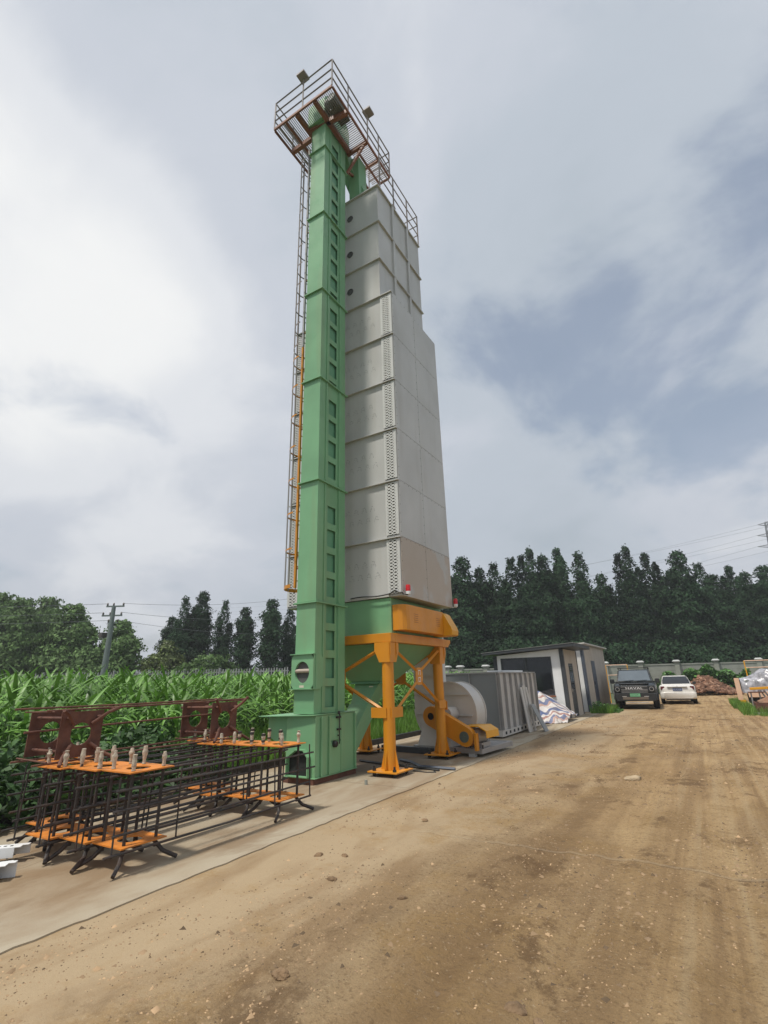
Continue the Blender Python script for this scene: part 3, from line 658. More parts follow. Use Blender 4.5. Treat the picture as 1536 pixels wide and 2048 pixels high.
# ================================================================== BUCKET ELEVATOR
EX0, EX1, EY0, EY1 = -6.32, -5.86, 7.20, 8.12
def elevator():
    t = thing('bucket_elevator', 'slender green bucket elevator tower with a railed platform at its top', 'bucket elevator', (-6.09, 7.66, 0))
    # base and boot
    bs = MB().box(-6.44, 7.13, 0.0, -5.78, 8.36, 0.085).build('base_frame', M_['rust'], t)
    bt = MB()
    bt.box(-6.42, 7.15, 0.087, -5.77, 8.34, 1.055)
    bt.box(-6.45, 7.12, 0.087, -5.745, 8.36, 0.10)
    b = bt.build('boot', M_['green'], t, bevel=0.006)
    lid = MB()
    lid._add([(-6.98, 7.02, 1.035), (-5.75, 7.10, 1.06), (-5.75, 8.38, 1.06), (-6.98, 8.2, 1.035), (-6.98, 7.02, 1.047), (-5.75, 7.10, 1.072), (-5.75, 8.38, 1.072), (-6.98, 8.2, 1.047)],
             [(3, 2, 1, 0), (4, 5, 6, 7), (0, 1, 5, 4), (1, 2, 6, 5), (2, 3, 7, 6), (3, 0, 4, 7)])
    lid.build('boot_lid', M_['green'], b)
    MB().prism([(-6.92, 1.032), (-6.421, 1.045), (-6.421, 0.42), (-6.92, 0.72)], 'y', 7.22, 8.1).build('inlet_hood', M_['green'], b)
    rb = MB()
    for yy in (7.30, 7.52, 7.86, 8.30): rb.box(-5.769, yy-0.02, 0.105, -5.735, yy+0.02, 1.03)
    rb.box(-5.769, 7.54, 0.105, -5.745, 7.84, 0.60); rb.box(-5.769, 7.54, 0.63, -5.745, 7.84, 1.0)
    rb.each('stiffener', M_['green'], b, bevel=0.004)
    tk = MB(); tk.tube((-5.735, 7.74, 0.70), (-5.70, 7.74, 0.70), 0.012, 6); tk.tube((-5.715, 7.76, 0.56), (-5.715, 7.76, 1.06), 0.010, 6)
    tk.tube((-5.715, 7.745, 1.05), (-5.715, 7.745, 1.10), 0.022, 6); tk.bar((-5.72, 7.70, 0.80), (-5.72, 7.80, 0.80), 0.03, 0.03); tk.bar((-5.72, 7.68, 1.0), (-5.72, 7.80, 1.0), 0.03, 0.03)
    tk.build('belt_tensioner', M_['black'], b)
    MB().lathe((-5.745, 7.64, 0.57), 'x', [(0, 0), (0.055, 0), (0.055, 0.05), (0.035, 0.07), (0, 0.07)], 14).build('shaft_bearing', M_['black'], b, smooth=True)
    # low open clean-out port on the front
    oc = [(-6.34, 0.11), (-5.86, 0.11), (-5.86, 0.42), (-5.96, 0.53), (-6.14, 0.53), (-6.34, 0.40)]
    pc = MB(); cx, cz = -6.1, 0.30
    def ringp(y, k): return [(cx+(x-cx)*k, y, cz+(z-cz)*k) for x, z in oc]
    pc.loft([ringp(7.149, 1.0), ringp(7.06, 1.0), ringp(7.06, 0.93), ringp(7.146, 0.93)], cap=False)
    po = pc.build('cleanout_port', M_['green'], b)
    MB().prism([(cx+(x-cx)*0.93, cz+(z-cz)*0.93) for x, z in oc], 'y', 7.1445, 7.147).build('port_shade_plate', M_['dark'], po)  # thin dark plate painted as the shade inside the port
    # twin trunks with ladder-like tie plates between
    levels = [1.075, 3.04, 5.50, 7.90, 10.31, 12.70, 15.02, 15.95]
    for k in range(len(levels)-1):
        z0, z1 = levels[k]+0.001, levels[k+1]-0.001
        s = MB().box(EX0, EY0, z0, EX1, EY0+0.26, z1).box(EX0, EY1-0.26, z0, EX1, EY1, z1).build('trunk_section', M_['green'], t, bevel=0.004)
        # tie plate with openings
        tp = MB(); xa, xb = EX1-0.028, EX1-0.012; ya, yb = EY0+0.262, EY1-0.262; wa, wb = 7.53, 7.80
        tp.box(xa, ya, z0, xb, wa, z1); tp.box(xa, wb, z0, xb, yb, z1)
        zz = [w for w in (1.53+0.4975*i for i in range(-1, 30)) if z0-0.45 < w < z1]
        prev = z0
        for w in zz:      # window top at w, height .36
            lo, hi = max(w-0.36, z0), min(w, z1)
            if lo > prev+0.002: tp.box(xa, wa, prev, xb, wb, lo)
            prev = max(prev, hi)
        if prev < z1-0.002: tp.box(xa, wa, prev, xb, wb, z1)
        tp.build('tie_plate', M_['green'], s)
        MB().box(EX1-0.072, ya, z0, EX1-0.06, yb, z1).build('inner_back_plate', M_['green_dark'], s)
        MB().box(EX0+0.012, ya, z0, EX0+0.028, yb, z1).build('rear_tie_plate', M_['green'], s)
        cs = MB()
        for yy in (EY0+0.225, EY1-0.225): cs.box(EX1+0.0005, yy-0.02, z0+0.03, EX1+0.018, yy+0.02, z1-0.05)
        cs.each('edge_strip', M_['green'], s)
        if k >= 0:
            fl = MB(); e = 0.045
            fl.box(EX0-e, EY0-e, z1-0.035, EX1+e, EY0-0.0005, z1-0.008); fl.box(EX1+0.0005, EY0-0.0004, z1-0.035, EX1+e, EY1+e, z1-0.008)
            fl.box(EX0-e, EY0-0.0004, z1-0.035, EX0-0.0005, EY1+e, z1-0.008); fl.box(EX0-0.0004, EY1+0.0005, z1-0.035, EX1+0.0004, EY1+e, z1-0.008)
            fl.build('trunk_flange', M_['green'], s)
    # observation box with a round port
    ob = MB(); y_ = EY0-0.055
    n = 28; x0, x1, z0, z1 = EX0-0.03, EX1+0.02, 1.50, 2.08
    ob.holed(x0, x1, z0, z1, y_, -6.10, 1.775, 0.165, 0.185, n, 0.05)
    ob._add([(x0, y_, z0), (x0, EY0-0.0005, z0), (x0, EY0-0.0005, z1), (x0, y_, z1)], [(0, 1, 2, 3)])
    ob._add([(x1, y_, z0), (x1, EY0-0.0005, z0), (x1, EY0-0.0005, z1), (x1, y_, z1)], [(3, 2, 1, 0)])
    ob.box(x0-0.012, y_-0.035, z1, x1+0.012, EY0-0.0005, z1+0.014); ob.box(x0-0.012, y_-0.03, z0-0.014, x1+0.012, EY0-0.0005, z0)
    ob.prism([(EY0, 2.10), (EY0+0.16, 2.08), (EY0+0.20, 2.0), (EY0+0.20, 1.56), (EY0+0.15, 1.49), (EY0, 1.48)], 'x', EX1+0.019, EX1+0.03)
    o = ob.build('observation_box', M_['green'], t, smooth=False)
    pt = MB().mat(1).prism([(-6.10+0.17*math.cos(2*PI*i/24), 1.775+0.19*math.sin(2*PI*i/24)) for i in range(24)], 'y', EY0-0.0035, EY0-0.0015)
    pt.mat(0).tube((-6.27, EY0-0.02, 1.80), (-5.93, EY0-0.02, 1.80), 0.035, 10)
    pt.build('port_shade_disc', [M_['grey_tan'], M_['seam']], o)  # dark disc stands in for the shaded inside of the round hole
    MB().box(-6.15, y_-0.004, 1.515, -6.05, y_-0.001, 1.555).build('sticker', M_['label'], o)
    # head housing at top
    hp = []
    for i in range(17):
        a = PI*i/16; hp.append((EY0+0.46-0.58*math.cos(a), 16.62+0.48*math.sin(a)))
    hd = MB().prism([(EY0-0.12, 15.96)]+hp+[(EY1+0.12, 15.96)], 'x', EX0-0.05, EX1+0.05).build('head_housing', M_['green'], t, bevel=0.006)
    mo = MB().lathe((-5.80, 7.25, 16.45), 'x', [(0, 0), (0.2, 0), (0.2, 0.10), (0.14, 0.12), (0.14, 0.16), (0, 0.16)], 18).build('gearbox', M_['motor'], t, smooth=True)
    mm = MB().lathe((-5.47, 7.42, 16.20), 'y', [(0, -0.5), (0.12, -0.5), (0.15, -0.46), (0.15, 0.16), (0.1, 0.2), (0, 0.2)], 20)
    for a in range(20): mm.box(-5.47+0.14*math.cos(a*PI/10)-0.006, 6.98, 16.20+0.155*math.sin(a*PI/10)-0.006, -5.47+0.14*math.cos(a*PI/10)+0.006, 7.52, 16.20+0.155*math.sin(a*PI/10)+0.006)
    mm.box(-5.62, 7.1, 16.03, -5.32, 7.6, 16.07)
    mm.build('drive_motor', M_['motor'], t)
    # spout from head down to the dryer roof
    dk = MB().loft([[(-6.25, 8.14, 16.35), (-5.9, 8.14, 16.35), (-5.9, 8.14, 15.98), (-6.25, 8.14, 15.98)], [(-6.2, 8.55, 15.9), (-5.85, 8.55, 15.9), (-5.85, 8.36, 15.55), (-6.2, 8.36, 15.55)],
                    [(-5.98, 9.15, 14.60), (-5.50, 9.15, 14.60), (-5.50, 8.75, 14.50), (-5.98, 8.75, 14.50)]])
    dk.build('delivery_spout', M_['green'], t)
    MB().loft([[(x, y, 15.9) for x, y in ((-5.95, 8.40), (-5.62, 8.40), (-5.62, 8.80), (-5.95, 8.80))], [(x, y, 14.478) for x, y in ((-6.0, 8.52), (-5.66, 8.52), (-5.66, 8.92), (-6.0, 8.92))]]).build('return_duct', M_['green'], t)
    # platform
    zp = 16.0; PX0, PX1, PY0, PY1 = -7.18, -5.21, 6.63, 9.50
    pf = MB()
    def beam(a, b_, w=0.045, h=0.07): pf.bar((*a, zp-0.05), (*b_, zp-0.05), w, h)
    beam((PX0, PY0), (PX1, PY0)); beam((PX1, PY0+0.03), (PX1, PY1)); beam((PX0, PY0+0.03), (PX0, 8.12)); beam((PX0, 8.12), (-6.40, 8.12)); beam((-5.95, 8.2), (-5.95, PY1)); beam((PX1-0.03, PY1), (-5.98, PY1))
    beam((PX1-0.03, 7.34), (-6.40, 7.16), 0.10, 0.14); beam((PX1-0.03, 8.26), (-5.95, 8.26), 0.09, 0.12); beam((-6.40, PY0+0.03), (-6.40, 8.09), 0.09, 0.12); beam((-5.80, PY0+0.03), (-5.80, 8.2), 0.10, 0.14)
    beam((-6.78, PY0+0.03), (-6.78, 8.09), 0.05, 0.08); beam((PX0+0.03, 7.36), (-6.43, 7.36), 0.10, 0.14); beam((PX1-0.03, 8.86), (-5.92, 8.86), 0.06, 0.09); beam((-5.58, 8.32), (-5.58, PY1-0.03), 0.04, 0.07)
    p = pf.build('platform_frame', M_['rust_orange'], t)
    for (px, py) in ((-6.40, 7.16), (-5.80, 7.16), (-5.80, 8.16), (-6.40, 8.16)):
        pass
    kb = MB()
    for a, b_ in (((-5.82, 8.15, 15.05), (-5.3, 8.26, 15.93)), ((-6.34, 8.14, 15.05), (-7.05, 8.05, 15.93)), ((-5.80, 8.2, 15.1), (-5.93, 9.3, 15.93)), ((-5.62, 9.40, 14.48), (-5.95, 9.46, 15.93)), ((-5.98, 9.46, 15.9), (-5.55, 8.6, 14.5))):
        kb.bar(a, b_, 0.06, 0.06)
    kb.each('knee_brace', M_['rust_orange'], t)
    g = MB(); y = PY0+0.05
    def strip_x(x0, x1, y0, y1, step=0.052):      # bars along Y, seen as fine slats
        n_ = int((x1-x0)/step)
        for i in range(1, n_): g.box(x0+i*step-0.006, y0, zp+0.002, x0+i*step+0.006, y1, zp+0.028)
    def strip_y(x0, x1, y0, y1, step=0.052):
        n_ = int((y1-y0)/step)
        for i in range(1, n_): g.box(x0, y0+i*step-0.006, zp+0.002, x1, y0+i*step+0.006, zp+0.028)
    strip_x(PX0, -5.83, PY0+0.02, 7.15); strip_x(PX0, -6.42, 7.15, 8.1); strip_x(-5.83, PX1, PY0+0.02, 7.30); strip_y(-5.80, PX1-0.01, 7.36, PY1)
    g.build('grating', M_['rail'], p)
    rl = MB()
    P_ = [(PX0, 8.12), (PX0, PY0), (PX1, PY0), (PX1, PY1), (-5.95, PY1)]
    for a, b_ in zip(P_[:-1], P_[1:]):
        for dz in (0.29, 0.63, 1.0): rl.tube((*a, zp+dz), (*b_, zp+dz), 0.019, 6)
    for x, y in [(PX0, 8.12), (PX0, 7.36), (PX0, PY0), (-6.18, PY0), (PX1, PY0), (PX1, 7.34), (PX1, 8.29), (PX1, 8.88), (PX1, PY1), (-5.95, PY1)]:
        rl.tube((x, y, zp), (x, y, zp+1.0), 0.02, 6)
    rl.build('railing', M_['rail'], p)
    for (x, y, dx, dy) in ((-6.18, PY0, 0, -1), (PX1, 8.29, 1, 0)):
        f = MB().bar((x, y, zp+1.0), (x, y, zp+1.13), 0.02, 0.02)
        f.box(x-0.13+dx*0.03, y-0.13+dy*0.03, zp+1.13, x+0.13+dx*0.03, y+0.13+dy*0.03, zp+1.20).box(x-0.10+dx*0.03, y-0.10+dy*0.03, zp+1.20, x+0.10+dx*0.03, y+0.10+dy*0.03, zp+1.24)
        fo = f.build('floodlight', M_['rail'], t, bevel=0.01)
    # caged ladder up the far-left side
    lx, la, lb = -6.70, 7.56, 7.94
    for (z0, z1, mm_, nm) in ((3.42, 9.22, M_['rust_orange'], 'lower_ladder'), (9.24, 15.95, M_['galv'], 'upper_ladder')):
        ld = MB()
        for yy in (la, lb): ld.bar((lx, yy, z0), (lx, yy, z1), 0.045, 0.045)
        z = z0+0.15
        while z < z1: ld.tube((lx, la, z), (lx, lb, z), 0.012, 6); z += 0.30
        lo = ld.build(nm, M_['orange'] if nm == 'lower_ladder' else M_['galv'], t)
        hb = MB(); z = z0+0.02; first = True
        while z < z1:
            pts = []
            for i in range(13):
                a = PI/2+PI*i/12; pts.append((lx+0.34*math.cos(a)*1.05, (la+lb)/2-0.33*math.sin(a), z))
            hb.cuts.append((len(hb.v), len(hb.f))); nc = len(hb.cuts)
            for p0, p1 in zip(pts[:-1], pts[1:]): hb.bar(p0, p1, 0.008, 0.07 if (first and nm == 'lower_ladder') else 0.035)
            del hb.cuts[nc:]
            first = False; z += 0.78 if nm == 'lower_ladder' else 0.62
        hb.each('cage_hoop', M_['orange'] if nm == 'lower_ladder' else M_['rail'], lo)
        vb = MB()
        for i in (2, 4, 6, 8, 10):
            a = PI/2+PI*i/12; x, y = lx+0.34*math.cos(a)*1.05, (la+lb)/2-0.33*math.sin(a)
            vb.bar((x, y, z0), (x, y, z1-0.02), 0.012 if i != 6 else 0.03, 0.012 if i != 6 else 0.03)
        vb.each('cage_strap', M_['galv'] if nm == 'lower_ladder' else M_['rail'], lo)
        br = MB()
        for z in np.arange(z0+0.4, z1, 1.6):
            for yy in (la+0.02, lb-0.02): br.bar((lx+0.02, yy, z), (EX0-0.001, yy, z), 0.03, 0.03)
        br.each('stand_off', M_['rust_orange'], lo)
elevator()

# ================================================================== REBAR ANCHOR CAGES
def plate_mb(z, half, rh, cx, cy, t=0.012, n=24):
    """square plate with a round central hole, lying flat"""
    m = MB(); vs = []; 
    for zz in (z, z+t):
        for i in range(n):
            a = 2*PI*(i+0.5)/n; u, w = math.cos(a), math.sin(a); k = half/max(abs(u), abs(w))
            if i % (n//4) in (n//8-1, n//8): u, w, k = (1 if u > 0 else -1), (1 if w > 0 else -1), half
            vs.append((cx+u*k, cy+w*k, zz))
        for i in range(n):
            a = 2*PI*(i+0.5)/n; vs.append((cx+rh*math.cos(a), cy+rh*math.sin(a), zz))
    fs = []
    for i in range(n):
        j = (i+1) % n
        fs += [(i, n+i, n+j, j), (2*n+i, 2*n+j, 3*n+j, 3*n+i), (i, j, 2*n+j, 2*n+i), (n+i, 3*n+i, 3*n+j, n+j)]
    return m._add(vs, fs)
def make_cage(label, mp, mbar, tape, seed):
    rs = random.Random(seed)
    t = thing('anchor_bolt_cage', label, 'anchor cage', (0, 0, 0), 0, 'foundation anchor bolt cages on the concrete pad')
    for cy in (0.0, 2.06):
        plate_mb(0.20, 0.235, 0.115, 0, cy).build('bottom_plate', mp, t)
        plate_mb(0.82, 0.238, 0.115, 0, cy).build('top_plate', mp, t)
        for k, (sx, sy) in enumerate(((-1, -1), (1, -1), (1, 1), (-1, 1))):
            x, y = sx*0.165, cy+sy*0.165
            b = MB().tube((x+rs.uniform(-.006, .006), y, 0.13), (x, y, 0.95), 0.0155, 8).build('anchor_bolt', mbar, t, smooth=True)
            if tape:
                hgt = rs.uniform(0.12, 0.17); pr_ = [(0, 0)]
                for q in range(8): pr_.append((0.018+rs.uniform(-0.003, 0.006)+(0.006 if q in (4, 5) else 0), hgt*q/7))
                pr_.append((0, hgt+0.003))
                w = MB().mat(0).lathe((x, y, 0.836), 'z', pr_, 9)
                if cy > 1 and rs.random() < 0.7 or rs.random() < 0.2:
                    w.mat(1).lathe((x, y, 0.836+hgt*0.75), 'z', [(0.018, 0), (0.029, 0.004), (0.029, 0.03), (0.018, 0.034)], 9)
                    w.mat(1).lathe((x, y, 0.836+hgt*0.2), 'z', [(0.018, 0), (0.028, 0.004), (0.028, 0.018), (0.018, 0.022)], 9)
                w.build('tape_wrap', [M_['tape'], M_['tape_dark']], b, smooth=True)
            # bent foot under each corner
            m = MB(); p0 = (sx*(0.14 if tape else 0.10), cy+sy*(0.15 if tape else 0.10), 0.18 if not tape else 0.195); p1 = (sx*0.21, cy+sy*0.22, 0.09); p2 = (sx*(0.26+rs.uniform(0, .05)), cy+sy*(0.31+rs.uniform(-.05, .06)), 0.022)
            m.path([p0, p1, p2], 0.019, 8)
            m.build('bent_foot', mbar, t, smooth=True)
        for sx in (-1, 1):
            for yy in (cy-0.33, cy+0.33):
                MB().tube((sx*0.245, yy, 0.165), (sx*0.235, yy+rs.uniform(-.03, .03), 0.80), 0.009, 6).build('tie_bar', mbar, t)
    for sx in (-1, 1):
        for z in ((0.175, 0.34, 0.52, 0.70) if tape else (0.24, 0.74)):
            a, b_ = -0.42+rs.uniform(-.05, .10), 2.46+rs.uniform(-.10, .10)
            x = sx*(0.262 if z != 0.52 else 0.255)
            MB().path([(x+rs.uniform(-.012, .012), a, z+rs.uniform(-.01, .01)), (x+rs.uniform(-.012, .012), 1.0, z-0.008), (x+rs.uniform(-.012, .012), b_, z+rs.uniform(-.012, .012))], 0.0115, 7).build('long_bar', mbar, t, smooth=True)
    MB().tube((0.02, -0.3, 0.79), (0.05, 2.4, 0.775), 0.012, 7).build('long_bar', mbar, t, smooth=True)
    return t
cage_specs = [(-5.02, 3.42, 'orange plated anchor cage nearest the mud yard, with white taped bolt ends', 1),
              (-5.505, 3.37, 'orange plated anchor cage second in from the mud yard, its plates tucked against its neighbour', 2),
              (-5.985, 3.28, 'orange plated anchor cage carrying the red brown rusty cage on its back', 3),
              (-6.47, 3.50, 'orange plated anchor cage at the grass edge, mostly hidden under the rusty one', 4)]
for x, y, lab, sd in cage_specs:
    c = make_cage(lab, M_['orange_plate'], M_['rebar'], True, sd); c.location = (x, y, 0); c.rotation_euler = (0, 0, R((sd-2)*0.25))
lc = make_cage('red brown rusty anchor cage lying on its side on top of the orange plated ones', M_['rust'], M_['rust'], False, 9)
lc.location = (-5.80, 3.33, 1.125); lc.rotation_euler = (0, R(-90), R(1.0))

# white slotted channels on the pad
def channel(p, q, w, h, label):
    p, q = Vector(p), Vector(q); L = (q-p).length
    t = thing('steel_channel', label, 'steel channel', (0, 0, 0), 0, 'white slotted steel channels by the rebar cages')
    m = MB()
    m.box(0, -w/2, h-0.006, L-0.05, w/2, h); m.box(0, -w/2, 0, L-0.10, -w/2+0.006, h-0.006); m.box(0, w/2-0.006, 0, L, w/2, h-0.006)
    m.box(L-0.05, w/2-0.06, h-0.006, L, w/2, h)
    o = m.build('channel_body', M_['white'], t, bevel=0.002)
    s = MB()
    for i in range(16): s.box(L-0.16-i*0.055, -0.018, h+0.0005, L-0.135-i*0.055, 0.010, h+0.0015)
    s.build('slot_pattern', M_['dark'], t)
    t.location = p; t.rotation_euler = (0, 0, math.atan2(q.y-p.y, q.x-p.x)); return t
channel((-6.9, 2.15, 0.05), (-6.06, 3.02, 0.05), 0.13, 0.09, 'white slotted steel channel reaching furthest under the cages')
channel((-6.6, 2.0, 0.0), (-5.98, 2.86, 0.0), 0.10, 0.045, 'low white steel channel lying flat between two deeper channels')
channel((-6.3, 1.95, 0.0), (-5.60, 2.70, 0.0), 0.14, 0.13, 'deep white steel channel with its blunt end on bare concrete')

# ================================================================== FAN
def fan():
    t = thing('exhaust_fan', 'grey centrifugal fan with orange belt guard standing beside the orange legs', 'fan', (-4.3, 11.0, 0))
    cx, cz = -5.39, 0.90; y0, y1 = 11.55, 12.05
    pts = []
    for i in range(33):      # scroll: from outlet's right wall clockwise to its left wall
        a = R(118)-R(298)*i/32; r = 0.60+0.36*(i/32)**1.2
        pts.append((cx+r*math.cos(a), cz+r*math.sin(a)))
    left = -6.36
    outl = [(p[0], p[1]) for p in pts if True]
    prof = outl+[(left, cz+0.1), (left, 2.75), (-5.70, 2.75), (-5.70, 1.50)]
    sc = MB().prism(prof, 'y', y0, y1).build('scroll_housing', M_['fan_grey'], t, smooth=True)
    rb = MB()
    for z in (0.42, 0.78, 1.24): rb.box(-5.55, y0-0.045, z-0.010, cx+math.sqrt(max(0.01, 0.66**2-(z-cz)**2))-0.02, y0-0.0005, z+0.010)
    for z in (0.36, 0.80, 1.26, 1.70, 2.15): rb.box(left+0.015+(0.30 if z < 0.5 else 0.05 if z < 0.9 else 0), y0-0.042, z-0.010, -5.60, y0-0.0005, z+0.010)
    rb.box(-5.57, y0-0.06, 0.70, -5.53, y0-0.0006, 1.60); rb.box(-5.74, y0-0.03, 1.54, -5.69, y0-0.0006, 2.74)
    rb.build('housing_rib', M_['fan_grey'], sc)
    for yy in (y0-0.012, y1-0.018):
      rim = MB()
      for k in range(32):
          (xa, za), (xb, zb) = pts[k], pts[k+1]
          na = Vector((xa-cx, 0, za-cz)).normalized()*0.02; nb = Vector((xb-cx, 0, zb-cz)).normalized()*0.02
          rim._add([(xa-na.x, yy, za-na.z), (xb-nb.x, yy, zb-nb.z), (xb+nb.x, yy, zb+nb.z), (xa+na.x, yy, za+na.z), (xa-na.x, yy+0.03, za-na.z), (xb-nb.x, yy+0.03, zb-nb.z), (xb+nb.x, yy+0.03, zb+nb.z), (xa+na.x, yy+0.03, za+na.z)],
                 [(3, 2, 1, 0), (4, 5, 6, 7), (0, 1, 5, 4), (2, 3, 7, 6)])
      rim.build('rim_edge', M_['fan_grey'], sc)
    MB().disc_ring((cx, cz), 'y', 0.36, 0.50, y1+0.002, y1+0.30, 28).build('inlet_ring', M_['fan_grey'], t)
    MB().lathe((-5.26, y0-0.36, 0.83), 'y', [(0, 0), (0.13, 0.0), (0.15, 0.05), (0.15, 0.34), (0, 0.34)], 20).build('bearing_housing', M_['fan_grey'], t, smooth=True)
    MB().loft([[(x, y, 0.165) for x, y in ((-5.95, 10.98), (-5.05, 10.98), (-5.05, 11.54), (-5.95, 11.54))], [(x, y, 0.70) for x, y in ((-5.78, 11.06), (-5.22, 11.06), (-5.22, 11.50), (-5.78, 11.50))]]).build('pedestal', M_['fan_grey'], t, bevel=0.006)
    # belt guard
    A, B = (-5.46, 0.80), (-4.62, 0.40); ra, rb_ = 0.215, 0.20
    ang = math.atan2(B[1]-A[1], B[0]-A[0]); out = []
    for i in range(13):
        a = ang+PI/2+PI*i/12; out.append((A[0]+ra*math.cos(a), A[1]+ra*math.sin(a)))
    for i in range(13):
        a = ang-PI/2+PI*i/12; out.append((B[0]+rb_*math.cos(a), B[1]+rb_*math.sin(a)))
    g = MB().prism(out, 'y', 10.83, 10.99).build('belt_guard', M_['orange'], t, bevel=0.008)
    MB().box(-4.395, 10.80, 0.14, -4.345, 10.92, 0.48).build('guard_bracket', M_['orange'], g)
    pu = MB().disc_ring((B[0]-0.02, B[1]), 'y', 0.085, 0.112, 10.815, 10.829, 24); pu.lathe((B[0]-0.02, 10.824, B[1]), 'y', [(0, 0), (0.086, 0)], 24)
    for a in range(3): pu.bar((B[0]-0.02, 10.818, B[1]), (B[0]-0.02+0.08*math.cos(a*2.1), 10.818, B[1]+0.08*math.sin(a*2.1)), 0.012, 0.018)
    pu.build('pulley', M_['motor'], g)
    pu2 = MB().lathe((A[0], 10.826, A[1]), 'y', [(0, 0.0), (0.06, 0.0)], 20).disc_ring(A, 'y', 0.06, 0.075, 10.815, 10.829, 20); pu2.build('shaft_opening', M_['dark'], g)
    m = MB().lathe((-4.52, 11.05, 0.40), 'y', [(0, 0), (0.12, 0.0), (0.15, 0.04), (0.15, 0.5), (0.11, 0.55), (0, 0.55)], 22)
    m.box(-4.66, 11.12, 0.17, -4.38, 11.55, 0.262)
    mo = m.build('drive_motor', M_['galv'], t, smooth=True)
    mc = MB().prism([(-4.80, 0.60), (-4.36, 0.615), (-4.18, 0.52), (-4.17, 0.38), (-4.19, 0.38), (-4.20, 0.505), (-4.365, 0.595), (-4.80, 0.58)], 'y', 10.98, 11.60).build('motor_cover', M_['yellow'], t, bevel=0.004)
    bl = MB()
    for i in range(5): bl.tube((-4.70+i*0.10, 11.0, 0.166), (-4.70+i*0.10, 11.0, 0.24), 0.016, 6)
    bl.each('motor_bolt', M_['black'], t)
    sk = MB()
    for a, b in (((-6.05, 11.0), (-4.30, 11.0)), ((-6.05, 12.55), (-4.30, 12.55))): sk.bar((a[0], a[1], 0.115), (b[0], b[1], 0.115), 0.10, 0.10)
    for x in (-6.0, -5.2, -4.35): sk.bar((x, 11.051, 0.115), (x, 12.499, 0.115), 0.09, 0.098)
    sk.box(-4.9, 11.052, 0.1645, -4.396, 12.4, 0.168); sk.box(-5.99, 11.05, 0.1645, -5.0, 11.54, 0.168)
    sk.build('skid_frame', M_['galv'], t, bevel=0.006)
    ft = MB()
    for x in (-5.9, -4.55):
        for y in (11.0, 12.5): ft.box(x-0.07, y-0.06, 0.0, x+0.07, y+0.06, 0.064)
    ft.each('packing_block', M_['conc_cap'], t)
    t.rotation_euler = (0, 0, R(-5))
fan()

# ================================================================== GREY DUCT BOX
def duct_box():
    t = thing('heat_exchanger_box', 'mid grey ribbed steel box on a slotted skid behind the fan', 'steel box', (-5.85, 16.3, 0))
    x0, x1, y0, y1, z0, z1 = -6.68, -5.05, 14.42, 18.22, 0.21, 1.72
    bd = MB().box(x0, y0, z0, x1, y1, z1).build('body', M_['grey_box'], t)
    MB().box(x1+0.0002, y0+0.03, z0+0.003, x1+0.006, y1-0.01, z1-0.003).build('side_sheet', M_['fan_grey'], bd)
    f = MB()
    f.box(x0-0.03, y0-0.03, z1+0.001, x1+0.06, y0+0.02, z1+0.04); f.box(x1-0.02, y0+0.0205, z1+0.001, x1+0.06, y1+0.02, z1+0.04); f.box(x0-0.03, y0+0.0205, z1+0.001, x0+0.02, y1+0.02, z1+0.04); f.box(x0+0.0205, y1-0.02, z1+0.001, x1-0.0205, y1+0.02, z1+0.04)
    f.build('top_flange', M_['galv'], t)
    r = MB()
    for i in range(8):
        y = y0+0.04+i*0.535; r.box(x1+0.0065, y-0.02, z0+0.004, x1+0.085, y+0.015, z1-0.002)
    for x in (x0+0.012, x0+0.80, x1-0.005): r.box(x-0.012, y0-0.05, z0+0.004, x+0.012, y0-0.0005, z1-0.002)
    r.each('stiffener_rib', M_['galv'], t)
    s = MB().box(x0-0.03, y0-0.05, 0.045, x1+0.055, y1+0.03, 0.2085).build('skid_base', M_['fan_grey'], t, bevel=0.004)
    sl = MB()
    for i in range(10): sl.box(x1+0.0555, y0+0.16+i*0.37, 0.09, x1+0.058, y0+0.30+i*0.37, 0.165)
    for i in range(3): sl.box(x0+0.25+i*0.5, y0-0.053, 0.09, x0+0.42+i*0.5, y0-0.0505, 0.165)
    sl.each('slot', M_['dark'], s)
    sk = MB()
    for y in (14.6, 16.3, 18.0): sk.box(x0+0.1, y-0.06, 0.0, x1-0.15, y+0.06, 0.044)
    sk.each('timber_packer', M_['bark'], t)
    MB().box(-5.72, 15.5, z1+0.042, -5.22, 17.6, z1+0.09).build('white_lid', M_['white'], t, bevel=0.006)
duct_box()
for i, (y, w, top, foot, lab) in enumerate(((16.15, 0.20, 1.30, -4.80, 'narrow grey steel plank leaning on the ribbed box, first towards the fan'), (16.42, 0.20, 1.34, -4.82, 'narrow grey steel plank leaning on the ribbed box, second towards the tarp'),
                                       (16.70, 0.18, 1.29, -4.79, 'narrow grey steel plank leaning on the ribbed box, third towards the tarp'), (16.5, 0.40, 0.78, -4.42, 'wide low grey steel plate slumped against the ribbed box'))):
    b = MB(); xt = -4.955 if i < 3 else -4.78
    b._add([(foot, y, 0.0), (foot, y+w, 0.0), (xt, y+w, top), (xt, y, top), (foot+0.03, y, 0.002), (foot+0.03, y+w, 0.002), (xt+0.03, y+w, top), (xt+0.03, y, top)],
           [(0, 1, 2, 3), (7, 6, 5, 4), (0, 4, 5, 1), (1, 5, 6, 2), (2, 6, 7, 3), (3, 7, 4, 0)])
    tag(b.build('steel_plank', M_['fan_grey'] if i < 3 else M_['grey_box'], bevel=0.003), lab, 'steel plank', 'steel planks leaning on the ribbed box')

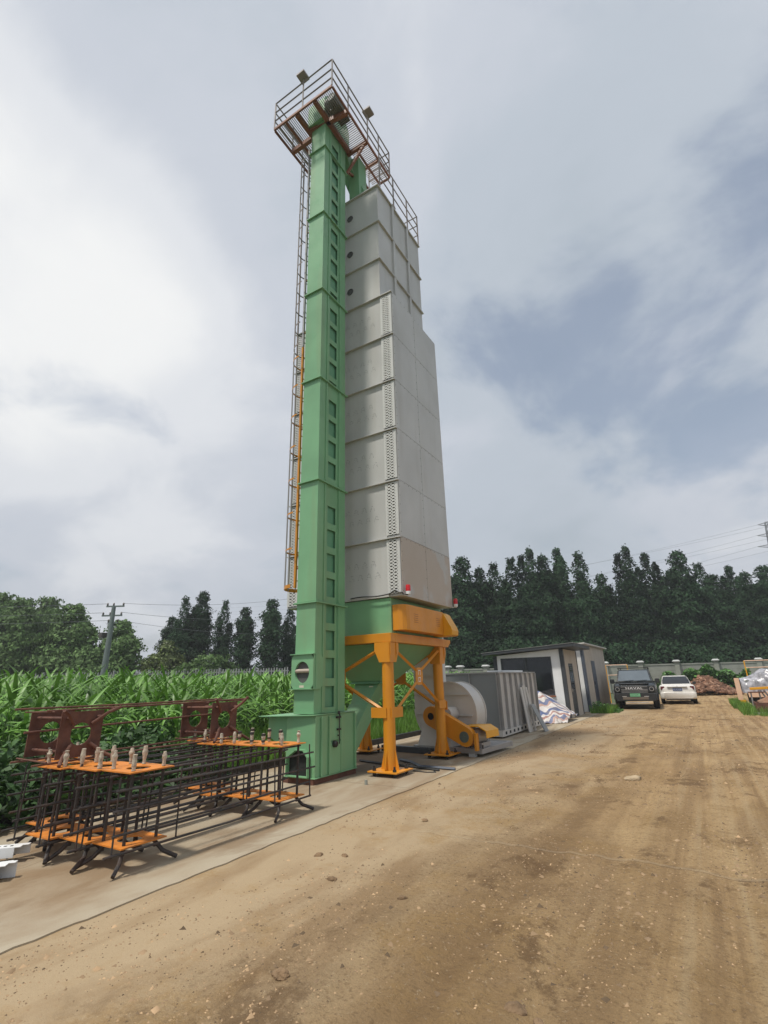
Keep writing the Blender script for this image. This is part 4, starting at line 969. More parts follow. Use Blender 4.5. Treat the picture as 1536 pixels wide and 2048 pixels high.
# ================================================================== SITE SHEDS
def shed():
    t = thing('guard_shed', 'small white prefab shed with charcoal corner posts and a wide dark window', 'shed', (-6.2, 23.2, 0))
    x0, x1, y0, y1 = -7.72, -4.76, 21.84, 24.52
    def top(x): return 2.50+(x-x0)/(x1-x0)*0.17
    wx0, wx1, wz0, wz1 = -7.40, -5.24, 0.86, 2.38
    # front wall round the window opening
    f = MB(); yb = y0+0.08
    f.prism([(x0+0.16, 0), (x1-0.13, 0), (x1-0.13, wz0), (x0+0.16, wz0)], 'y', y0, yb)
    f.prism([(x0+0.16, wz0), (wx0, wz0), (wx0, wz1), (x0+0.16, wz1)], 'y', y0, yb)
    f.prism([(wx1, wz0), (x1-0.13, wz0), (x1-0.13, wz1), (wx1, wz1)], 'y', y0, yb)
    f.prism([(x0+0.16, wz1), (x1-0.13, wz1), (x1-0.13, top(x1)), (x0+0.16, top(x0))], 'y', y0, yb)
    f.build('front_wall', M_['white'], t)
    p = MB()
    p.box(x0, y0-0.02, 0, x0+0.155, y0+0.16, 2.5); p.box(x1-0.125, y0-0.02, 0, x1+0.02, y0+0.16, 2.66); p.box(x1-0.1, y1-0.03, 0, x1+0.02, y1+0.05, 2.66)
    p.each('corner_post', M_['trim'], t)
    dy0, dy1, dz = 22.68, 23.58, 2.10
    s = MB(); s.box(x1-0.08, y0+0.161, 0, x1, dy0, 2.66); s.box(x1-0.08, dy1, 0, x1, y1-0.031, 2.66); s.box(x1-0.08, dy0, dz, x1, dy1, 2.66)
    s.build('side_wall', M_['cream'], t)
    MB().box(x0, y0+0.17, 0, x0+0.08, y1, 2.5).box(x0+0.081, y1-0.08, 0, x1-0.101, y1, 2.5).build('rear_wall', M_['white'], t)
    w = MB()
    for a, b, c, d in ((wx0, wz0, wx1, wz0+0.06), (wx0, wz1-0.06, wx1, wz1), (wx0, wz0+0.061, wx0+0.06, wz1-0.061), (wx1-0.06, wz0+0.061, wx1, wz1-0.061), (-6.38, wz0+0.061, -6.28, wz1-0.061)): w.box(a, y0-0.005, b, c, y0+0.05, d)
    win = w.build('window', M_['trim'], t)
    pn = MB()
    pn.box(wx0+0.061, y0+0.03, wz0+0.061, -6.381, y0+0.04, wz1-0.061); pn.box(-6.279, y0+0.03, wz0+0.061, wx1-0.061, y0+0.04, wz1-0.061)
    pn.each('pane', M_['glass'], win)
    MB().box(wx1-0.9, y0-0.06, wz0-0.055, wx1+0.02, y0-0.0055, wz0-0.005).build('sill', M_['rust_orange'], win)
    d = MB().box(x1-0.06, dy0+0.005, 0.02, x1-0.01, dy1-0.005, dz-0.005).build('door', M_['trim'], t)
    MB().box(x1-0.0095, dy0+0.16, 1.05, x1-0.004, dy1-0.16, 1.98).build('pane', M_['glass'], d)
    gl = MB()
    for i in range(5): gl.box(x1-0.0035, dy0+0.16, 1.13+i*0.18, x1+0.004, dy1-0.16, 1.145+i*0.18)
    gl.box(x1-0.0035, (dy0+dy1)/2-0.01, 1.051, x1+0.003, (dy0+dy1)/2+0.01, 1.98); gl.build('window_grille', M_['bluegrey'], d)
    MB().box(x1-0.009, dy0+0.05, 0.95, x1+0.05, dy0+0.09, 1.08).build('handle', M_['chrome'], d)
    rf = MB(); e0, e1 = -8.12, -4.20
    rf.prism([(e0, 2.52), (e1, 2.72), (e1, 2.86), (e0, 2.62)], 'y', 21.5, 25.0); ro = rf.build('roof', M_['trim'], t, bevel=0.01)
    MB().prism([(e0-0.02, 2.622), (e1+0.02, 2.862), (e1+0.02, 2.875), (e0-0.02, 2.635)], 'y', 21.48, 25.02).build('roof_sheet', M_['galv'], ro)
shed()
def store_shed():
    t = thing('store_shed', 'dusty cream store shed with a blue grey door behind the white shed', 'shed', (-6, 29, 0))
    x0, x1, y0, y1 = -8.2, -4.70, 25.85, 32.2
    MB().prism([(x0, 0), (x1-0.10, 0), (x1-0.10, 2.98), (x0, 2.80)], 'y', y0, y0+0.08).build('front_wall', M_['white'], t)
    MB().box(x1-0.095, y0-0.02, 0, x1+0.02, y0+0.30, 2.99).build('corner_post', M_['bluegrey'], t)
    s = MB(); dy0, dy1 = 27.75, 28.75
    s.box(x1-0.08, y0+0.301, 0, x1, dy0, 3.0); s.box(x1-0.08, dy1, 0, x1, y1, 3.0); s.box(x1-0.08, dy0, 2.3, x1, dy1, 3.0); s.build('side_wall', M_['cream'], t)
    MB().box(x0, y1-0.08, 0, x1-0.081, y1, 2.8).box(x0, y0+0.081, 0, x0+0.08, y1-0.081, 2.8).build('rear_wall', M_['cream'], t)
    d = MB().box(x1-0.05, dy0+0.004, 0.02, x1+0.012, dy1-0.004, 2.296).build('door', M_['bluegrey'], t)
    MB().box(x1+0.0125, dy0+0.08, 1.15, x1+0.07, dy0+0.16, 1.3).build('handle', M_['bluegrey'], d)
    MB().prism([(x0-0.2, 2.82), (x1+0.18, 3.03), (x1+0.18, 3.09), (x0-0.2, 2.88)], 'y', y0-0.25, y1+0.25).build('roof', M_['fan_grey'], t)
    MB().tube((x1-0.6, y0-0.10, 0.0), (x1-0.55, y0-0.06, 2.2), 0.03, 8).build('drain_pipe', M_['galv'], t)
store_shed()

# ================================================================== STRIPED TARP
def tarp():
    n, m = 80, 60; rs = np.random.RandomState(2)
    U, V = np.meshgrid(np.linspace(0, 1, n), np.linspace(0, 1, m))
    X = -6.2+1.76*U; Y = 19.1+2.45*V
    H = np.clip(1.15-np.hypot((X+5.75)/1.55, (Y-20.75)/1.8)*1.15, 0, None)
    H = np.where(Y > 20.75, np.clip(1.15-np.hypot((X+5.75)/1.55, (Y-20.75)/2.6)*1.15, 0, None), H)
    N = np.zeros_like(X)
    for k in range(22):
        fx, fy, ph = rs.uniform(-14, 14), rs.uniform(-14, 14), rs.uniform(0, 6.28); N += 0.010*np.sin(fx*X+fy*Y+ph)
    foot = np.exp(-((H-0.10)/0.12)**2)
    N2 = np.zeros_like(X)
    for k in range(14):
        fx, fy, ph = rs.uniform(-26, 26), rs.uniform(-26, 26), rs.uniform(0, 6.28); N2 += 0.02*np.sin(fx*X+fy*Y+ph)
    Z = H+N*np.clip(H*4, 0.2, 1)+np.abs(N2)*foot+0.012
    keep = (H > 0.004)
    v = np.stack([X, Y, np.where(keep, Z, 0.012+np.abs(N2)*0.3)], -1).reshape(-1, 3); i = np.arange(n*m).reshape(m, n)
    f = np.stack([i[:-1, :-1], i[:-1, 1:], i[1:, 1:], i[1:, :-1]], -1).reshape(-1, 4)
    kk = keep.reshape(-1)[f].any(axis=1); f = f[kk]
    me = np_mesh('tarp', v, f, [M_['tarp']], smooth=True)
    uv = me.uv_layers.new(name='UVMap'); vi = np.empty(len(me.loops), dtype=np.int32); me.loops.foreach_get('vertex_index', vi)
    uu = np.stack([X*0.30-Y*0.22+H*0.25+N*0.2, Y*0.3+H*0.2], -1).reshape(-1, 2)[vi]
    uv.data.foreach_set('uv', uu.astype(np.float32).ravel())
    o = link_mesh('striped_tarp', me); so_ = o.modifiers.new('thick', 'SOLIDIFY'); so_.thickness = 0.012
    tag(o, 'striped woven tarp draped over a heap beside the white shed', 'tarp')
tarp()

# ================================================================== CARS
def rrect(xh, z0, z1, y, r, n=4, taper=0.0):
    """rounded-rectangle ring in XZ at y"""
    pts = []
    for cx, cz, a0 in ((xh-r, z1-r, 0), (-xh+r, z1-r, PI/2), (-xh+r, z0+r, PI), (xh-r, z0+r, 1.5*PI)):
        for i in range(n+1):
            a = a0+PI/2*i/n; x, z = cx+r*math.cos(a), cz+r*math.sin(a)
            k = 1-taper*(z-z0)/max(1e-6, z1-z0); pts.append((x*k, y, z))
    return pts
def wheel(parent, x, y, r, w, side):
    t = MB().lathe((x, y, r), 'x', [(r*0.62, -w/2), (r*0.9, -w/2), (r, -w/2+0.03), (r, w/2-0.03), (r*0.9, w/2), (r*0.62, w/2)], 28).build('wheel', M_['tyre'], parent, smooth=True)
    rim = MB().lathe((x, y, r), 'x', [(0, side*w*0.42), (r*0.2, side*w*0.42), (r*0.25, side*w*0.36), (r*0.62, side*w*0.40)], 20)
    for k in range(6):
        a = k*PI/3; rim.bar((x+side*w*0.43, y+0.05*math.cos(a), r+0.05*math.sin(a)), (x+side*w*0.43, y+r*0.6*math.cos(a), r+r*0.6*math.sin(a)), 0.03, 0.05)
    rim.build('rim', M_['galv'], t)
def suv():
    t = thing('off_road_car', 'near black off-road car with a roof rack facing the camera beside the store shed', 'car', (0, 0, 0))
    # local: x across, y back from the nose, z up
    B = M_['carblack']
    body = MB().loft([rrect(0.84, 0.52, 1.02, 0.03, 0.06), rrect(0.90, 0.42, 1.09, 0.10, 0.08), rrect(0.945, 0.40, 1.15, 0.5, 0.10), rrect(0.95, 0.40, 1.19, 1.25, 0.10), rrect(0.95, 0.40, 1.22, 2.0, 0.10), rrect(0.95, 0.40, 1.23, 4.2, 0.10), rrect(0.93, 0.45, 1.20, 4.55, 0.10)])
    b = body.build('body', B, t, smooth=True)
    MB().box(-0.66, 0.12, 1.112, 0.66, 1.25, 1.185).build('bonnet', B, t, bevel=0.03)
    cab = MB().loft([rrect(0.80, 1.20, 1.24, 1.30, 0.01), [(x*1.0, y, z) for x, y, z in rrect(0.84, 1.20, 1.60, 1.62, 0.03, taper=0.10)], rrect(0.84, 1.20, 1.80, 1.85, 0.05, taper=0.14), rrect(0.84, 1.20, 1.83, 2.6, 0.06, taper=0.14), rrect(0.84, 1.20, 1.82, 4.3, 0.06, taper=0.14), rrect(0.82, 1.20, 1.70, 4.5, 0.06, taper=0.12)])
    cb = cab.build('cabin', B, t, smooth=True)
    # windscreen lies on the sloping front of the cabin
    ws = MB(); ws._add([(-0.74, 1.318, 1.268), (0.74, 1.318, 1.268), (0.655, 1.80, 1.76), (-0.655, 1.80, 1.76), (-0.74, 1.30, 1.28), (0.74, 1.30, 1.28), (0.655, 1.785, 1.775), (-0.655, 1.785, 1.775)], [(0, 1, 2, 3), (7, 6, 5, 4), (0, 4, 5, 1), (1, 5, 6, 2), (2, 6, 7, 3), (3, 7, 4, 0)])
    ws.build('windscreen', M_['windscreen'], cb)
    wp = MB().bar((-0.6, 1.27, 1.275), (0.0, 1.31, 1.31), 0.012, 0.012).bar((0.02, 1.27, 1.275), (0.6, 1.31, 1.31), 0.012, 0.012); wp.each('wiper', M_['black'], cb)
    sg = MB()
    for s in (-1, 1):
        for y0, y1 in ((1.95, 2.75), (2.85, 3.55), (3.65, 4.25)):
            sg._add([(s*0.835, y0, 1.27), (s*0.835, y1, 1.27), (s*0.755, y1, 1.70), (s*0.755, y0+0.02, 1.70)], [(0, 1, 2, 3)])
    sg.each('side_window', M_['glass'], cb)
    rk = MB()
    for s in (-1, 1): rk.bar((s*0.70, 1.95, 1.90), (s*0.70, 4.2, 1.90), 0.04, 0.035); rk.bar((s*0.70, 2.1, 1.83), (s*0.70, 2.1, 1.885), 0.05, 0.04); rk.bar((s*0.70, 4.0, 1.82), (s*0.70, 4.0, 1.885), 0.05, 0.04)
    rk.bar((-0.74, 1.98, 1.905), (0.74, 1.98, 1.905), 0.05, 0.03); rk.bar((-0.70, 3.1, 1.905), (0.70, 3.1, 1.905), 0.05, 0.03)
    rk.build('roof_rack', M_['plastic'], t)
    g = MB().box(-0.62, -0.004, 0.74, 0.62, 0.06, 1.06).build('grille', M_['plastic'], t, bevel=0.02)
    gb = MB()
    for z in (0.77, 0.83, 0.89, 1.01): gb.box(-0.58, -0.016, z-0.010, 0.58, -0.0045, z+0.010)
    gb.each('grille_bar', M_['galv'], g)
    me = text_mesh('HAVAL', 0.165, 0.006); me.transform(Matrix.Translation((0, -0.022, 0.945)) @ Matrix.Rotation(R(90), 4, 'X') @ Matrix.Diagonal((1.5, 0.9, 1, 1)))
    me.materials.append(M_['letter_white']); lo = link_mesh('badge_lettering', me, g)
    for s in (-1, 1):
        h = MB().box(s*0.75-0.125, -0.012, 0.76, s*0.75+0.125, 0.08, 1.06).build('headlight', M_['plastic'], t, bevel=0.03)
        MB().disc_ring((s*0.75, 0.91), 'y', 0.075, 0.10, -0.022, -0.0125, 24).build('lamp_ring', M_['galv'], h); MB().lathe((s*0.75, -0.016, 0.91), 'y', [(0, -0.006), (0.05, -0.004), (0.074, 0)], 20).build('lamp_lens', M_['glass'], h, smooth=True)
        mr = MB().loft([rrect(0.09, 1.16, 1.36, 1.50, 0.04), rrect(0.11, 1.15, 1.37, 1.56, 0.05), rrect(0.09, 1.17, 1.35, 1.62, 0.04)]); mr.v = [(x+s*1.05, y, z) for x, y, z in mr.v]
        mr.box(s*0.84-0.10, 1.55, 1.20, s*0.84+0.10, 1.60, 1.25); mr.build('mirror', M_['plastic'], t, smooth=True)
        ar = MB()
        for y in (0.85, 3.6):
            pts = [(y+0.50*math.cos(a*PI/10), 0.42+0.48*math.sin(a*PI/10)) for a in range(11)]; inn = [(y+0.41*math.cos(a*PI/10), 0.42+0.40*math.sin(a*PI/10)) for a in range(10, -1, -1)]
            ar.prism(pts+inn, 'x', s*0.90, s*0.99)
        ar.each('wheel_arch', M_['plastic'], t)
        for y in (0.85, 3.6): wheel(t, s*0.84, y, 0.38, 0.26, s)
    bp = MB().loft([rrect(0.93, 0.36, 0.73, 0.14, 0.06), rrect(0.90, 0.37, 0.72, -0.05, 0.06), rrect(0.84, 0.38, 0.70, -0.10, 0.05)]).build('front_bumper', M_['plastic'], t, smooth=True)
    MB().box(-0.56, -0.112, 0.44, 0.56, -0.1005, 0.55).build('skid_plate', M_['bumper_tan'], bp, bevel=0.01)
    for s in (-1, 1): MB().box(s*0.48-0.10, -0.112, 0.565, s*0.48+0.10, -0.1005, 0.60).build('fog_lamp', M_['chrome'], bp)
    MB().tube((-0.45, -0.09, 0.30), (0.55, -0.09, 0.30), 0.014, 8).build('tow_bar', M_['chrome'], bp)
    pl = MB().box(-0.22, -0.125, 0.575, 0.22, -0.113, 0.715).build('number_plate', M_['plate_green'], t)
    gl = MB(); rs = random.Random(4)
    for i in range(7):
        x = -0.175+i*0.055+(0.02 if i > 1 else 0)
        gl.box(x-0.016, -0.127, 0.60, x-0.009, -0.1252, 0.69); gl.box(x+0.009, -0.127, 0.60, x+0.016, -0.1252, 0.69) if rs.random() < 0.6 else None
        gl.box(x-0.0085, -0.127, 0.68 if rs.random() < .6 else 0.64, x+0.0085, -0.1252, (0.69 if rs.random() < 2 else 0))
        gl.box(x-0.0085, -0.127, 0.60, x+0.0085, -0.1252, 0.61)
    gl.build('plate_lettering', M_['letter_dark'], pl)
    t.location = (-2.95, 28.0, 0); t.rotation_euler = (0, 0, R(3.5))
suv()
def sedan():
    t = thing('saloon_car', 'white saloon car seen from behind with a blue number plate and brick rubble beyond it', 'car', (0, 0, 0))
    W = M_['carwhite']   # local: y from the tail forward
    secs = [(0.0, .70, .42, .80, .12), (0.06, .80, .34, .93, .14), (0.18, .855, .28, .985, .15), (0.6, .875, .24, 1.0, .16), (1.2, .88, .22, 0.98, .16), (2.4, .88, .22, .96, .16), (3.4, .87, .22, .93, .16), (4.0, .84, .24, .84, .18), (4.4, .70, .30, .70, .18)]
    MB().loft([rrect(w, a, b, y, r, 5) for y, w, a, b, r in secs]).build('body', W, t, smooth=True)
    cab = [(0.42, .72, .94, 1.0, .02, .02), (0.75, .76, .94, 1.20, .08, .12), (1.15, .76, .94, 1.40, .12, .18), (1.6, .76, .94, 1.47, .12, .20), (2.3, .76, .94, 1.47, .12, .20), (2.9, .75, .92, 1.22, .08, .10), (3.25, .72, .90, .95, .02, .02)]
    cb = MB().loft([rrect(w, a, b, y, r, 5, tp) for y, w, a, b, r, tp in cab]).build('cabin', W, t, smooth=True)
    rw = MB(); rr_ = [(0.67, 0.47, 1.035), (0.645, 0.75, 1.222), (0.56, 1.13, 1.418)]
    for dz in (0.0, -0.025): rw._add([(sx*x, y, z+dz) for x, y, z in rr_ for sx in (-1, 1)], [(0, 1, 3, 2), (2, 3, 5, 4)])
    rw.build('rear_window', M_['glass'], cb)
    sg = MB()
    for s in (-1, 1):
        for y0, y1 in ((1.10, 1.85), (1.92, 2.55)): sg._add([(s*0.752, y0, 1.02), (s*0.752, y1, 1.02), (s*0.655, y1-0.08, 1.37), (s*0.655, y0+0.15, 1.37)], [(0, 1, 2, 3)])
    sg.each('side_window', M_['glass'], cb)
    for s in (-1, 1):
        MB().prism([(s*0.80, 0.92), (s*0.80, 0.74), (s*0.52, 0.70), (s*0.60, 0.84), (s*0.62, 0.925)], 'y', 0.02, 0.14).build('tail_lamp', M_['taillens'], t, bevel=0.015)
        mr = MB().loft([rrect(0.08, 0.98, 1.12, 2.75, 0.04), rrect(0.09, 0.97, 1.12, 2.68, 0.05)]); mr.v = [(x+s*1.0, y, z) for x, y, z in mr.v]; mr.box(s*0.86-0.08, 2.69, 0.99, s*0.86+0.08, 2.73, 1.03); mr.build('mirror', M_['plastic'], t, smooth=True)
        for y in (0.85, 3.45): wheel(t, s*0.77, y, 0.31, 0.20, s)
    MB().loft([rrect(0.87, 0.26, 0.64, 0.16, 0.10, 5), rrect(0.84, 0.27, 0.63, -0.02, 0.12, 5), rrect(0.72, 0.30, 0.60, -0.09, 0.12, 5)]).build('rear_bumper', W, t, smooth=True)
    MB().box(-0.62, -0.07, 0.225, 0.62, 0.05, 0.285).build('lower_valance', M_['plastic'], t)
    MB().box(-0.48, -0.055, 0.865, 0.48, 0.03, 0.90).build('boot_trim', M_['chrome'], t, bevel=0.006)
    em = MB().disc_ring((0.0, 0.885), 'y', 0.030, 0.045, -0.066, -0.0555, 20); em.build('badge', M_['galv'], t)
    pl = MB().box(-0.22, 0.0-0.02, 0.69, 0.22, 0.03, 0.83).build('number_plate', M_['plate_blue'], t)
    gl = MB(); rs = random.Random(8)
    for i in range(7):
        x = -0.18+i*0.055+(0.025 if i > 1 else 0)
        gl.box(x-0.016, -0.023, 0.72, x-0.009, -0.0202, 0.80); gl.box(x-0.0085, -0.023, 0.79, x+0.016, -0.0202, 0.80)
        gl.box(x-0.0085, -0.023, 0.72 if i % 2 else 0.755, x+0.016, -0.0202, 0.73 if i % 2 else 0.765)
        if i % 3: gl.box(x+0.009, -0.023, 0.7305, x+0.016, -0.0202, 0.7895)
    gl.build('plate_lettering', M_['letter_white'], pl)
    t.location = (-1.31, 32.6, 0); t.rotation_euler = (0, 0, R(4.0))
sedan()

# ================================================================== BOUNDARY WALL, FENCE
def wall():
    t = thing('boundary_wall', 'grey green concrete panel wall with capped pillars in front of the poplars', 'wall', tuple(at(1284, 1340, 50).to_2d())+(0,))
    pts = [(at(px, 1340, 48.5).to_2d()) for px in (850, 895, 921, 972, 1055, 1140, 1212, 1283, 1356, 1435, 1522, 1620, 1730)]
    zt = 2.52
    for a, b in zip(pts[:-1], pts[1:]):
        d = (b-a).normalized(); n = Vector((-d.y, d.x)); a2, b2 = a+d*0.2, b-d*0.2
        m = MB()
        for k in range(5):
            z0 = 0.0+k*0.46; m.bar((a2.x, a2.y, z0+0.225), (b2.x, b2.y, z0+0.225), 0.07, 0.452)
        m.bar((a2.x, a2.y, 2.38), (b2.x, b2.y, 2.38), 0.14, 0.13)
        m.build('panel', M_['conc_wall'], t)
    for p in pts:
        pi = MB().box(p.x-0.2, p.y-0.2, 0, p.x+0.2, p.y+0.2, zt+0.02).build('pillar', M_['conc_wall'], t, bevel=0.02)
        MB().loft([[(p.x+sx*w, p.y+sy*w, z) for sx, sy in ((-1, -1), (1, -1), (1, 1), (-1, 1))] for w, z in ((0.24, zt+0.021), (0.32, zt+0.10), (0.32, zt+0.14), (0.2, zt+0.25))]).build('cap', M_['conc_cap'], pi)
wall()
def picket_fence():
    t = thing('picket_fence', 'pale weathered picket fence along the far side of the corn field', 'fence', tuple(at(240, 1345, 44).to_2d())+(0,))
    A, B = at(-120, 1340, 44).to_2d(), at(640, 1340, 44).to_2d(); L = (B-A).length; d = (B-A)/L; ht = 2.85; n = int(L/3.0)
    rs = random.Random(3)
    for k in range(n):
        m = MB(); p0, p1 = A+d*(k*3.0+0.1), A+d*(k*3.0+2.9)
        for z in (1.2, 2.6): m.bar((p0.x, p0.y, z), (p1.x, p1.y, z), 0.05, 0.09)
        for i in range(13):
            p = p0+d*(i*0.225+0.05); h = ht+rs.uniform(-0.06, 0.06)
            m.bar((p.x-0.06, p.y-0.04, 0.0), (p.x-0.06, p.y-0.04, h), 0.06, 0.10)
        m.build('picket_panel', M_['fence'], t)
        q = A+d*(k*3.0); MB().box(q.x-0.07, q.y-0.07, 0, q.x+0.07, q.y+0.07, ht+0.12).build('post', M_['fence'], t)
picket_fence()

# ================================================================== UTILITY POLE, PYLON, WIRES
def utility_pole():
    p = at(208, 1345, 42); x, y = p.x, p.y
    t = thing('utility_pole', 'tapered grey green steel utility pole with crossarms above the corn', 'utility pole', (x, y, 0))
    MB().tube((x, y, 0), (x, y, 8.1), 0.30, 16, 0.16).build('pole', M_['pole'], t, smooth=True)
    d = Vector((math.cos(YAW), math.sin(YAW)))
    for z, w, off in ((8.12, 0.75, 0.12), (7.35, 0.85, -0.05), (6.75, 0.42, 0.1)):
        MB().bar((x+d.x*(off-w), y+d.y*(off-w), z), (x+d.x*(off+w), y+d.y*(off+w), z), 0.10, 0.12).build('crossarm', M_['pole'], t)
        for s in (-0.9, -0.2, 0.9):
            q = (x+d.x*(off+w*s), y+d.y*(off+w*s)); MB().lathe((q[0], q[1], z+0.06), 'z', [(0, 0), (0.05, 0), (0.09, 0.06), (0.05, 0.1), (0.09, 0.15), (0.03, 0.24), (0, 0.24)], 10).build('insulator', M_['insul'], t)
    MB().box(x-0.75, y-0.5, 5.55, x-0.30, y-0.05, 5.95).build('switch_box', M_['insul'], t)
    return x, y, d
ux, uy, ud = utility_pole()
def wire(a, b, sag, r, label, group):
    a, b = Vector(a), Vector(b); pts = []
    for i in range(25):
        u = i/24; p = a.lerp(b, u); p.z -= sag*4*u*(1-u); pts.append(tuple(p))
    o = MB().path(pts, r, 5).build('power_line', M_['wire']); tag(o, label, 'power line', group)
for z, off, lab in ((8.35, -0.6, 'thin overhead wire running left from the top crossarm of the utility pole'), (7.6, -0.8, 'thin overhead wire running left from the second crossarm of the utility pole'), (6.95, -0.3, 'thin overhead wire running left from the lowest crossarm of the utility pole')):
    wire((ux+ud.x*off, uy+ud.y*off, z), (ux+ud.x*(off-40), uy+ud.y*(off-40)-4, z+0.9), 0.5, 0.016, lab, 'wires on the utility pole')
for z, off, tz, lab in ((8.35, 0.8, 11.8, 'thin overhead wire running right from the top crossarm towards the dryer'), (7.6, 0.8, 9.2, 'thin overhead wire running right from the second crossarm towards the dryer'), (6.95, 0.5, 7.2, 'thin overhead wire running right from the lowest crossarm towards the dryer')):
    e = at(640, 1300, 60); wire((ux+ud.x*off, uy+ud.y*off, z), (e.x, e.y, tz), 0.6, 0.014, lab, 'wires on the utility pole')
def pylon():
    b = at(1534, 1044, 190); x, y = b.x, b.y; H = 58.0
    t = thing('lattice_pylon', 'grey lattice power pylon rising far behind the poplars at the picture edge', 'pylon', (x, y, 0))
    d = Vector((math.cos(YAW), math.sin(YAW)))
    def W(z): return 4.5*(1-z/H)**1.0+0.75
    c = MB(); lv = [0, 8, 16, 23, 29, 34.5, 39, 43, 46.5, 49.5, 52, 54, 56, 58]
    sg = ((-1, -1), (1, -1), (1, 1), (-1, 1))
    for z0, z1 in zip(lv[:-1], lv[1:]):
        for i, (sx, sy) in enumerate(sg):
            nx_, ny_ = sg[(i+1) % 4]
            p0 = (x+sx*W(z0), y+sy*W(z0), z0); p1 = (x+sx*W(z1), y+sy*W(z1), z1); q0 = (x+nx_*W(z0), y+ny_*W(z0), z0); q1 = (x+nx_*W(z1), y+ny_*W(z1), z1)
            c.tube(p0, p1, 0.15, 4); c.tube(p0, q1, 0.09, 4); c.tube(q0, p1, 0.09, 4); c.tube(p1, q1, 0.09, 4)
    c.build('lattice_body', M_['pylon'], t)
    for z, w in ((47.5, 6.5), (52.0, 5.5), (56.5, 4.0)):
        a = MB()
        for s in (-1, 1):
            for k in (-0.6, 0.6): a.tube((x, y+k, z), (x+d.x*s*w, y+d.y*s*w, z+0.5), 0.09, 4); a.tube((x, y+k, z+1.5), (x+d.x*s*w, y+d.y*s*w, z+0.5), 0.09, 4)
        a.build('cross_arm', M_['pylon'], t)
    k = 0
    for z, w, nm in ((48, 6.5, 'lowest'), (52.5, 5.5, 'middle'), (57, 4.0, 'topmost')):
        for s, side in ((-1, 'near'), (1, 'far')):
            e = at(560-40*k, 1230-8*k, 330); k += 1
            wire((x+d.x*s*w, y+d.y*s*w, z), (e.x, e.y, z-8+s*1.5), 9, 0.036, f'faint high voltage wire from the {nm} arm of the pylon, {side} side', 'high voltage wires')
pylon()

# ================================================================== TREES
def poplar_crown(seed, leaders, n, base=1.2, leaf=0.26, spread=1.0, roundness=0.0):
    """leaf clumps gathered on upswept leaders; heights run to 1.0 = tree top (scaled on the object)"""
    rs = np.random.RandomState(seed); V = []; 
    per = n//len(leaders)
    for (ox, oy, top, rad, bot) in leaders:
        u = rs.beta(1.15, 1.0, per)
        z = bot+(top-bot)*u
        prof = np.clip(1-np.abs(2*(u*0.93+0.05)-1)**(3.2-0.9*roundness), 0, 1)**0.5*(1-0.36*u**1.8)+0.05
        knob = 1+0.22*np.sin(z*3.1+seed)+0.16*np.sin(z*7.3+ox*5)
        a = rs.uniform(0, 2*PI, per); lump = 1+0.22*np.sin(3*a+z*2.2+seed)+0.15*np.sin(5*a-z*3.7)
        r = rad*prof*knob*lump*np.sqrt(rs.uniform(0.12, 1.0, per))
        follow = np.clip((u-0.05)/0.5, 0, 1)
        cx, cy = ox*follow+r*np.cos(a), oy*follow+r*np.sin(a)
        V.append(np.stack([cx, cy, z+rs.normal(0, 0.12, per)], -1))
    P = np.concatenate(V); m = len(P)
    # quad leaf clumps: mostly upright-outward, jittered
    out = np.stack([P[:, 0], P[:, 1], np.full(m, 0.6)], -1); out /= np.linalg.norm(out, axis=1, keepdims=True)+1e-6
    nrm = out+rs.normal(0, 0.50, (m, 3)); nrm /= np.linalg.norm(nrm, axis=1, keepdims=True)
    t1 = np.cross(nrm, rs.normal(0, 1, (m, 3))); t1 /= np.linalg.norm(t1, axis=1, keepdims=True); t2 = np.cross(nrm, t1)
    s = (leaf*rs.uniform(0.55, 1.25, m))[:, None]
    c = [P-t1*s, P-t2*s*0.62+nrm*s*0.10, P+t1*s, P+t2*s*0.62-nrm*s*0.10]
    v = np.stack(c, 1).reshape(-1, 3); f = np.arange(m*4).reshape(m, 4)
    return v, f
def trunk_mesh(seed, H, leaders, r0):
    rs = random.Random(seed); m = MB(); x = y = 0; pts = [(0, 0, -0.1)]
    for i in range(6):
        x += rs.uniform(-.08, .08); y += rs.uniform(-.08, .08); pts.append((x, y, H*0.78*(i+1)/6))
    for k, (a, b) in enumerate(zip(pts[:-1], pts[1:])): m.tube(a, b, r0*(1-0.14*k), 8, r0*(1-0.14*(k+1)), cap=False)
    for ox, oy, top, rad, bot in leaders:
        z = bot+0.15*(top-bot); m.tube((0, 0, z), (ox*0.8, oy*0.8, bot+0.55*(top-bot)), r0*0.4, 6, r0*0.18); m.tube((ox*0.8, oy*0.8, bot+0.55*(top-bot)), (ox, oy, bot+0.92*(top-bot)), r0*0.18, 5, r0*0.05)
        for q in range(7):
            zz = bot+(top-bot)*rs.uniform(0.1, 0.7); a = rs.uniform(0, 6.28); m.tube((ox*0.3, oy*0.3, zz), (ox*0.6+math.cos(a)*rad*0.8, oy*0.6+math.sin(a)*rad*0.8, zz+rad*rs.uniform(0.5, 1.1)), r0*0.13, 5, r0*0.03)
    return m
TREES = {}
def tree_kind(key, H, leaders, n, leaf, crown_mat, r0=0.2, roundness=0.0, seed=1):
    v, f = poplar_crown(seed, leaders, n, leaf=leaf, roundness=roundness)
    cm = np_mesh('crown_'+key, v, f, [crown_mat])
    tm = trunk_mesh(seed, H, leaders, r0); me = bpy.data.meshes.new('trunk_'+key); me.from_pydata(tm.v, [], tm.f); me.materials.append(M_['bark'])
    TREES[key] = (H, cm, me)
